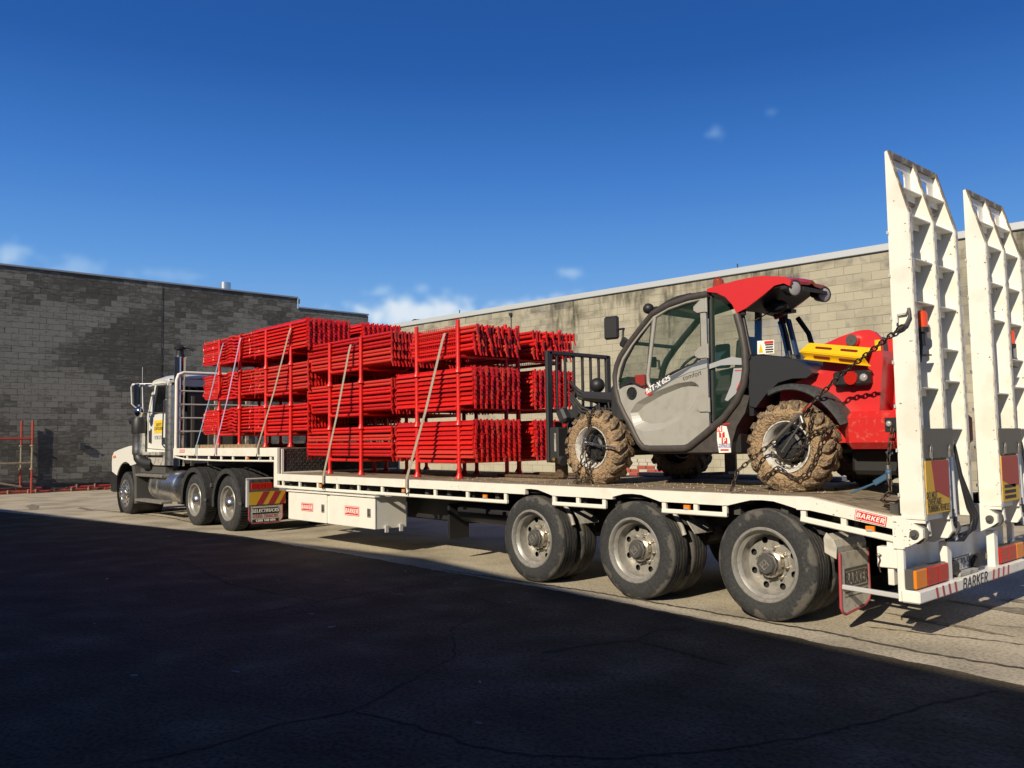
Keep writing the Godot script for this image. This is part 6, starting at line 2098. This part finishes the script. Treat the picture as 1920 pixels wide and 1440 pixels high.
	var ho := [P(-1.72, 2.50), P(-1.62, 2.508), P(-1.40, 2.475), P(-1.214, 2.434), P(-1.10, 2.365), P(-1.03, 2.29), P(-1.10, 2.245), P(-1.25, 2.25), P(-1.40, 2.22), P(-1.55, 2.10), P(-1.66, 1.98), P(-1.73, 2.0)]
	m.prism(ho, zn - .02, -1.5, Transform3D(), true)
	obj("engine_cover", m, mat("hood_black", lin(.028, .03, .034), .45), t)
	m = M.new()
	m.prism([P(-1.5, 1.62), P(-1.45, 2.15), P(-1.0, 2.33), P(-.96, 2.46), P(-.42, 2.46), P(-.405, 2.40), P(-.46, 1.91), P(-.5, 1.62)], -.70, -2.1)
	obj("rear_body", m, red, t)
	m = M.new()
	m.box(V(-.395, 2.1, -1.5), V(.03, .5, 1.2), Basis(Vector3.BACK, -.11), .01)
	m.box(V(-.41, 2.45, -1.25), V(.08, .1, .5), Basis(), .03)
	obj("rear_cover", m, red, t)
	m = M.new()
	m.text("MANITOU", .10, Transform3D(Basis(V(0, 0, -1), Vector3.UP, Vector3.RIGHT) * Basis(Vector3.RIGHT, .0), V(-.346, 2.315, -1.15)), .004, true, 1.15)
	obj("body_lettering", m, mats["badge_white"], t)
	m = M.new()
	m.box(V(-.360, 2.21, -1.03), V(.006, .12, .10)); m.box(V(-.372, 2.08, -.9), V(.004, .03, .08))
	obj("body_sticker", m, mats["badge_white"], t)
	m = M.new()
	m.prism([P(-.03, -.035), P(.03, -.035), P(0, .04)], 0, .003, Transform3D(Basis(V(0, 0, -1), Vector3.UP, Vector3.RIGHT), V(-.3565, 2.21, -1.03)))
	m.box(V(-.342, 2.37, -.86), V(.006, .06, .02)); m.box(V(-.384, 1.98, -1.04), V(.004, .1, .05))
	m.box(V(-.55, 2.56, -.925), V(.055, .05, .004)); m.box(V(-.55, 2.495, -.925), V(.055, .055, .004))
	obj("warning_mark", m, mats["prop_yellow"], t)
	for z in [-.93, -1.75]:
		m = M.new()
		m.prism([P(-1.12, 2.3), P(-1.082, 2.597), P(-.98, 2.632), P(-.9, 2.656), P(-.765, 2.687), P(-.69, 2.694), P(-.634, 2.69), P(-.578, 2.664), P(-.529, 2.606), P(-.515, 2.43), P(-.5, 2.3)], z, z - .05, Transform3D(), true)
		obj("boom_cheek", m, red, t)
	m = M.new()
	m.cyl(V(-.779, 2.60, -.93), V(-.779, 2.60, -.88), .062, -1, 20)
	obj("pivot_ring", m, red, t)
	m = M.new()
	m.cyl(V(-.779, 2.60, -.88), V(-.779, 2.60, -.865), .055, -1, 20); m.cyl(V(-.779, 2.60, -.865), V(-.779, 2.60, -.858), .01, -1, 8)
	obj("pivot_pin", m, mats["hub_cap"], t)
	m = M.new()
	m.bar(V(-.7, 2.52, -1.37), V(-4.3, 2.16, -1.80), .24, .30, Vector3.UP, .02)
	obj("boom", m, mats["hub_cap"], t)
	# yellow cylinder lock lying along the body
	m = M.new()
	var ya := V(-1.135, 2.49, -.60)
	var yb := V(-.495, 2.365, -.60)
	var pa0 := [V(-1.10, 2.585, -.67), V(-1.146, 2.505, -.565), V(-1.114, 2.440, -.62), V(-1.114, 2.425, -.57)]
	var pb0 := [V(-.486, 2.481, -.67), V(-.515, 2.389, -.565), V(-.493, 2.322, -.62), V(-.462, 2.31, -.57)]
	var grid := []
	for k in 9: grid.append([pa0[0].lerp(pb0[0], k / 8.0), pa0[1].lerp(pb0[1], k / 8.0)])
	m.sheet(grid, .008)
	grid = []
	for k in 9: grid.append([pa0[1].lerp(pb0[1], k / 8.0), pa0[2].lerp(pb0[2], k / 8.0)])
	m.sheet(grid, .008)
	grid = []
	for k in 9: grid.append([pa0[2].lerp(pb0[2], k / 8.0), pa0[3].lerp(pb0[3], k / 8.0)])
	m.sheet(grid, .008)
	m.face(pa0[0], pa0[1], pa0[2], pa0[0] + V(.02, -.1, 0), Vector3.LEFT)
	obj("safety_prop", m, mats["prop_yellow"], t)
	m = M.new()
	for k in 2:
		for e in [[0, V(0, .004, .004)], [1, V(0, -.003, .006)]]:
			var n0: int = e[0]
			var u0 := (pa0[n0].lerp(pb0[n0], .2 + k * .4) as Vector3).lerp(pa0[n0 + 1].lerp(pb0[n0 + 1], .2 + k * .4), .5)
			var u1 := (pa0[n0].lerp(pb0[n0], .42 + k * .4) as Vector3).lerp(pa0[n0 + 1].lerp(pb0[n0 + 1], .42 + k * .4), .5)
			var up: Vector3 = (pa0[n0 + 1] - pa0[n0]).normalized()
			var o: Vector3 = (pb0[0] - pa0[0]).cross(up).normalized()
			if o.z < 0: o = -o
			var r0 := []
			for q in 16:
				var th := TAU * q / 16
				r0.append(P(cos(th) * .014 + ((u1 - u0).length() * .5 if cos(th) > 0 else -(u1 - u0).length() * .5), sin(th) * .014))
			m.prism(r0, .0, .022, Transform3D(Basis((u1 - u0).normalized(), o.cross((u1 - u0).normalized()), o), (u0 + u1) * .5 - o * .007))
	obj("prop_slot", m, mats["dark_red"], t)
	# rear lamp cluster
	var lc := node("tail_lamp", t, V(-.68, 2.21, -.65))
	m = M.new()
	m.box(V(-.675, 2.215, -.655), V(.34, .14, .11), Basis(), .02); m.box(V(-.80, 2.215, -.62), V(.08, .13, .06), Basis(), .015)
	obj("housing", m, black, lc)
	m = M.new()
	m.cyl(V(-.665, 2.217, -.62), V(-.665, 2.217, -.585), .068, .062, 24)
	obj("lens_red", m, mats["lens_red"], lc)
	m = M.new()
	m.ball(V(-.545, 2.213, -.595), V(.038, .038, .025), 12)
	obj("lens_clear", m, mats["lens_clear"], lc)
	# counterweight
	m = M.new()
	m.box(V(-.47, 1.735, -1.4), V(.54, .345, 1.72), Basis(), .06)
	obj("counterweight", m, mats["scuffed_red"], t)
	m = M.new()
	m.box(V(-.28, 1.775, -.543), V(.13, .13, .012), Basis(), .004)
	obj("tow_pocket", m, black, t)
	m = M.new()
	m.ball(V(-.305, 1.785, -.53), V(.026, .028, .018), 10)
	obj("tow_pin", m, mats["lens_clear"], t)
	m = M.new()
	m.box(V(-.55, 1.45, -1.4), V(.5, .26, 1.2), Basis(), .04)
	obj("belly_guard", m, mats["ink"], t)  # ink black stands in for the shadow under the rear body
	# mud guard over the rear wheel
	m = M.new()
	var go := []
	for i in 15:
		var a := deg_to_rad(lerpf(112, 20, i / 14.0))
		var wdt := .035 + .16 * sin(PI * pow(i / 14.0, 1.5) * .86 + .1)
		var rr := .585 + .03 * (i / 14.0)
		var mid := V(-1.27 + cos(a) * rr, 1.59 + sin(a) * rr, -.60)
		go.append([mid + V(-cos(a) * .05, -sin(a) * .05, .06 + wdt * .5), mid + V(0, 0, .03 + wdt * .4), mid + V(0, 0, -.02), mid + V(0, 0, -.16)])
	m.sheet(go, .015, true)
	obj("mud_guard", m, mat("guard_grey", lin(.045, .047, .05), .6, 0.0, lin(.075, .075, .072), .2), t)
	# ---- front: boom head, lamps, carriage and forks
	m = M.new()
	m.box(V(-4.35, 1.95, -1.6), V(.7, .5, .5), Basis(Vector3.BACK, .35), .04); m.box(V(-4.75, 1.78, -1.6), V(.5, .6, .7), Basis(), .03)
	m.box(V(-3.85, 2.19, -.95), V(.7, .12, .5), Basis(Vector3.BACK, -.10), .04); m.box(V(-3.55, 2.1, -.75), V(.2, .5, .3), Basis(), .06)
	m.cyl(V(-4.62, 2.05, -1.05), V(-4.62, 2.05, -2.1), .07, -1, 14); m.box(V(-4.9, 1.62, -1.02), V(.16, .46, .2), Basis(), .02); m.cyl(V(-4.85, 1.42, -.98), V(-4.75, 1.40, -.96), .06, -1, 14)
	m.box(V(-4.78, 2.0, -1.0), V(.14, .2, .14), Basis(Vector3.BACK, .5), .03)
	obj("boom_head", m, mats["dark_steel"], t)
	m = M.new()
	m.box(V(-4.86, 1.65, -.915), V(.03, .24, .01), Basis(), .003)
	for i in 7: m.box(V(-4.86, 1.56 + i * .03, -.908), V(.022, .014, .006))
	obj("lift_scale", m, mats["chassis_pale"], t)
	m = M.new()
	m.cyl(V(-4.86, 1.43, -.90), V(-4.84, 1.43, -.86), .035, .02, 10)
	obj("brass_fitting", m, mat("brass", lin(.45, .3, .1), .3, .8), t)
	m = M.new()
	m.ball(V(-4.22, 2.37, -1.05), V(.10, .095, .095), 14); m.cyl(V(-4.22, 2.28, -1.05), V(-4.15, 2.15, -1.0), .03)
	obj("head_lamp", m, black, t)
	m = M.new()
	for k in 3:
		var o := k * .05
		m.tube([V(-4.9, 2.45 - o * 2, -1.25 - o), V(-4.72, 2.42 - o, -1.1 - o), V(-4.52, 2.32 - o, -1.02), V(-4.32, 2.22 - o * .5, -1.0 - o), V(-4.1, 2.1, -1.0 - o)], .022, 7)
		m.tube([V(-4.75, 2.3 - o, -1.1), V(-4.5, 2.1 - o, -1.05), V(-4.2, 1.98, -1.1 - o)], .018, 6)
	for k in 8: m.tube([V(-4.0 + k * .05, 2.06 + .03 * (k % 3), -.72), V(-3.97 + k * .05, 2.0 + .04 * (k % 2), -.70), V(-3.93 + k * .05, 2.05, -.74)], .012, 5)
	obj("hose", m, mats["rubber"], t)
	var cr: Material = mats["dark_steel"]
	for e in [[-.955, .11], [-2.14, .10]]:
		m = M.new()
		m.box(V(-5.0, 2.13, e[0]), V(.05, 1.49, e[1]), Basis(), .012)
		obj("carriage_post", m, cr, t)
	m = M.new()
	m.box(V(-5.0, 2.85, -1.55), V(.05, .055, 1.2), Basis(), .01)
	m.box(V(-5.0, 2.07, -1.55), V(.05, .05, 1.16), Basis(), .01); m.box(V(-5.0, 1.75, -1.55), V(.06, .12, 1.16), Basis(), .01); m.box(V(-5.0, 1.43, -1.55), V(.06, .1, 1.16), Basis(), .01)
	obj("carriage_rail", m, cr, t)
	for z in [-1.105, -1.27, -1.44, -1.612, -1.78, -1.95]:
		m = M.new()
		m.box(V(-5.0, 2.46, z), V(.035, .76, .035), Basis(), .006)
		obj("carriage_bar", m, cr, t)
	for z in [-1.18, -1.9]:
		m = M.new()
		m.box(V(-5.06, 1.55, z), V(.05, .75, .12), Basis(), .008); m.box(V(-5.65, 1.18, z), V(1.25, .04, .12), Basis(), .008); m.box(V(-5.0, 1.265, z), V(.13, .2, .13), Basis(), .02)
		obj("fork", m, mat("fork_rust", lin(.13, .085, .05), .7, .2, lin(.07, .05, .035), .3), t)
	# ---- wheels
	mud_wheel(t, V(-3.80, 1.588, -.45), Vector3.BACK, 5); mud_wheel(t, V(-1.267, 1.588, -.45), Vector3.BACK, 6)
	mud_wheel(t, V(-3.80, 1.588, -2.35), Vector3.FORWARD, 7); mud_wheel(t, V(-1.267, 1.588, -2.35), Vector3.FORWARD, 8)

func lashings() -> void:
	var st: Material = mats["chrome"]
	var v := func(a: Array, z: float) -> Array: return a.map(func(e): return V(e[0], e[1], z))
	var t := chain("lashing_chain", "chain and ratchet binder hanging over the muddy front wheel", [V(-3.72, 2.04, -.43), V(-3.77, 1.95, -.415), V(-3.81, 1.78, -.415)])
	chain("link", "", v.call([[-3.896, 1.51], [-3.92, 1.40], [-3.975, 1.32], [-4.0, 1.175]], -.40), .052, .0065, t)
	chain("link", "", v.call([[-3.79, 2.0], [-3.76, 1.73], [-3.82, 1.53], [-3.835, 1.35], [-3.83, 1.175]], -.395), .052, .0065, t)
	chain("link", "", v.call([[-3.72, 1.43], [-3.78, 1.35], [-3.77, 1.175], [-3.79, 1.17]], -.395), .052, .0065, t)
	chain("link", "", v.call([[-3.84, 1.19], [-3.92, 1.18], [-3.97, 1.185], [-4.02, 1.175], [-3.9, 1.172]], -.37), .052, .0065, t)
	var m := M.new()
	m.cyl(V(-3.81, 1.78, -.405), V(-3.896, 1.50, -.40), .020, .018, 10); m.cyl(V(-3.835, 1.69, -.40), V(-3.87, 1.58, -.395), .030, -1, 12)
	m.bar(V(-3.87, 1.64, -.385), V(-3.70, 1.63, -.375), .02, .035, Vector3.UP, .006); m.bar(V(-3.70, 1.63, -.375), V(-3.335, 1.582, -.365), .014, .018, Vector3.UP, .004)
	obj("ratchet_binder", m, mats["polished"], t)
	t = chain("lashing_chain", "dark chain running from the ramp hook down past the rear wheel to the deck edge", [V(.10, 2.57, .04), V(.03, 2.53, .02), V(-.644, 2.235, -.36), V(-.957, 1.99, -.40), V(-1.012, 1.945, -.40), V(-1.06, 1.88, -.40)], .056, .0072)
	chain("link", "", [V(-1.33, 1.65, -.385), V(-1.45, 1.565, -.36), V(-1.62, 1.36, -.16), V(-1.6, 1.18, -.01)], .056, .0072, t)
	m = M.new()
	m.bar(V(-1.06, 1.90, -.385), V(-1.34, 1.65, -.37), .03, .032, Vector3.UP, .008)
	m.bar(V(-1.04, 1.82, -.36), V(-1.265, 1.535, -.36), .013, .016, Vector3.UP, .004); m.bar(V(-1.06, 1.88, -.37), V(-1.03, 1.80, -.36), .035, .04, Vector3.UP, .008)
	obj("lever_binder", m, mats["hub_cap"], t)
	m = M.new()
	m.tube([V(-.955, 1.99, -.40), V(-.985, 1.96, -.39), V(-1.02, 1.945, -.40), V(-1.05, 1.92, -.40)], .014, 6)
	obj("grab_hook", m, mats["old_red"], t)
	t = chain("lashing_chain", "slack dark chain looped round and through the muddy rear wheel", v.call([[-.71, 1.768], [-.83, 1.754], [-.928, 1.731], [-.992, 1.683], [-1.039, 1.608], [-1.096, 1.533], [-1.172, 1.466], [-1.247, 1.44], [-1.33, 1.482], [-1.376, 1.524], [-1.404, 1.559]], -.395), .05, .0065)
	chain("link", "", v.call([[-.831, 1.746], [-.855, 1.689], [-.899, 1.558], [-.957, 1.435], [-1.032, 1.334], [-1.125, 1.278], [-1.215, 1.322], [-1.287, 1.372], [-1.315, 1.397], [-1.402, 1.344], [-1.492, 1.273], [-1.512, 1.247]], -.395), .05, .0065, t)
	chain("link", "", v.call([[-.946, 1.939], [-.968, 1.832], [-.99, 1.724], [-1.029, 1.65]], -.395), .05, .0065, t)
	t = chain("lashing_chain", "chain with a blue handled binder hanging from the rear counterweight", [V(-.24, 1.76, -.46), V(-.25, 1.63, -.42), V(-.262, 1.488, -.40), V(-.27, 1.40, -.40)], .05, .0065)
	chain("link", "", [V(-.22, 1.3, -.32), V(-.215, 1.20, -.30), V(-.28, 1.14, -.27), V(-.2, 1.10, -.22), V(-.12, 1.09, -.2), V(-.2, 1.1, -.16), V(-.05, 1.08, -.3)], .05, .0072, t)
	chain("link", "", [V(-.14, 1.09, -.26), V(-.1, 1.12, -.24), V(-.05, 1.07, -.2), V(.0, 1.06, -.3)], .05, .0072, t)
	m = M.new()
	m.bar(V(-.24, 1.35, -.37), V(-.39, 1.265, -.38), .02, .05, Vector3.UP, .006); m.bar(V(-.39, 1.265, -.38), V(-.62, 1.17, -.40), .012, .018, Vector3.UP, .004)
	m.ball(V(-.255, 1.365, -.37), V(.028, .03, .025), 10); m.box(V(-.27, 1.53, -.44), V(.05, .05, .02), Basis(Vector3.BACK, .6), .005)
	obj("handle", m, mat("binder_blue", lin(.045, .11, .19), .55), t)
	m = M.new()
	m.cyl(V(-.268, 1.42, -.395), V(-.235, 1.28, -.34), .02, -1, 10)
	obj("barrel", m, mats["hub_cap"], t)
	# loose things on the deck and stacked beyond it
	t = thing("deck_plank", "pale aluminium plank lying along the far edge of the trailer deck", "plank", V(-3.3, 1.155, -2.5))
	m = M.new()
	m.box(V(-3.2, 1.185, -2.5), V(3.0, .05, .2), Basis(), .006)
	obj("plank", m, mats["galv_white"], t)
	t = thing("timber_post", "short brown timber post standing on the deck between the telehandler wheels", "timber post", V(-3.13, 1.21, -2.3))
	m = M.new()
	m.box(V(-3.12, 1.38, -2.32), V(.14, .34, .1), Basis(Vector3.UP, .4), .006)
	obj("post", m, mats["timber"], t)
	t = thing("timber_block", "flat pale board resting on the deck beside the short timber post", "board", V(-3.2, 1.21, -2.25))
	m = M.new()
	m.box(V(-3.24, 1.23, -2.2), V(.42, .035, .16), Basis(Vector3.BACK, .05), .004)
	obj("board", m, mats["chassis_pale"], t)
	for k in 1:
		var bx: float = [-10.2, -3.6][k]
		t = thing("brick_stack", ["stack of red and pale bricks beyond the deck behind the front wheel", "small stack of red bricks beyond the deck behind the rear wheel"][k], "brick stack", V(bx, 0, -9.6))
		m = M.new()
		m.box(V(bx, .3, -9.6), V(1.6, .6, 1.0))
		obj("pallet", m, mats["timber"], t)
		for r in 7:
			for c in 6:
				m = M.new()
				m.box(V(bx - .66 + c * .26 + (.04 if r % 2 else 0.0), .64 + r * .085, -9.12 + rng.randf_range(-.01, .01)), V(.235, .075, .11), Basis(), .006)
				obj("brick", m, [mats["brick_red"], mats["brick_pale"]][0 if (r < 5 and (c + r) % 3 > 0) else 1], t)

func _ready() -> void:
	rng.seed = 20240
	setup()
	bumpy = noise_tex(2, 0.02, 5, [], 512)
	grainy = noise_tex(4, 0.09, 5, [], 512)
	materials()
	ground()
	walls()
	trailer()
	truck()
	stack_deck()
	telehandler()
	mat("brick_red", lin(.36, .07, .05), .8)
	mat("brick_pale", lin(.48, .44, .37), .8)
	lashings()
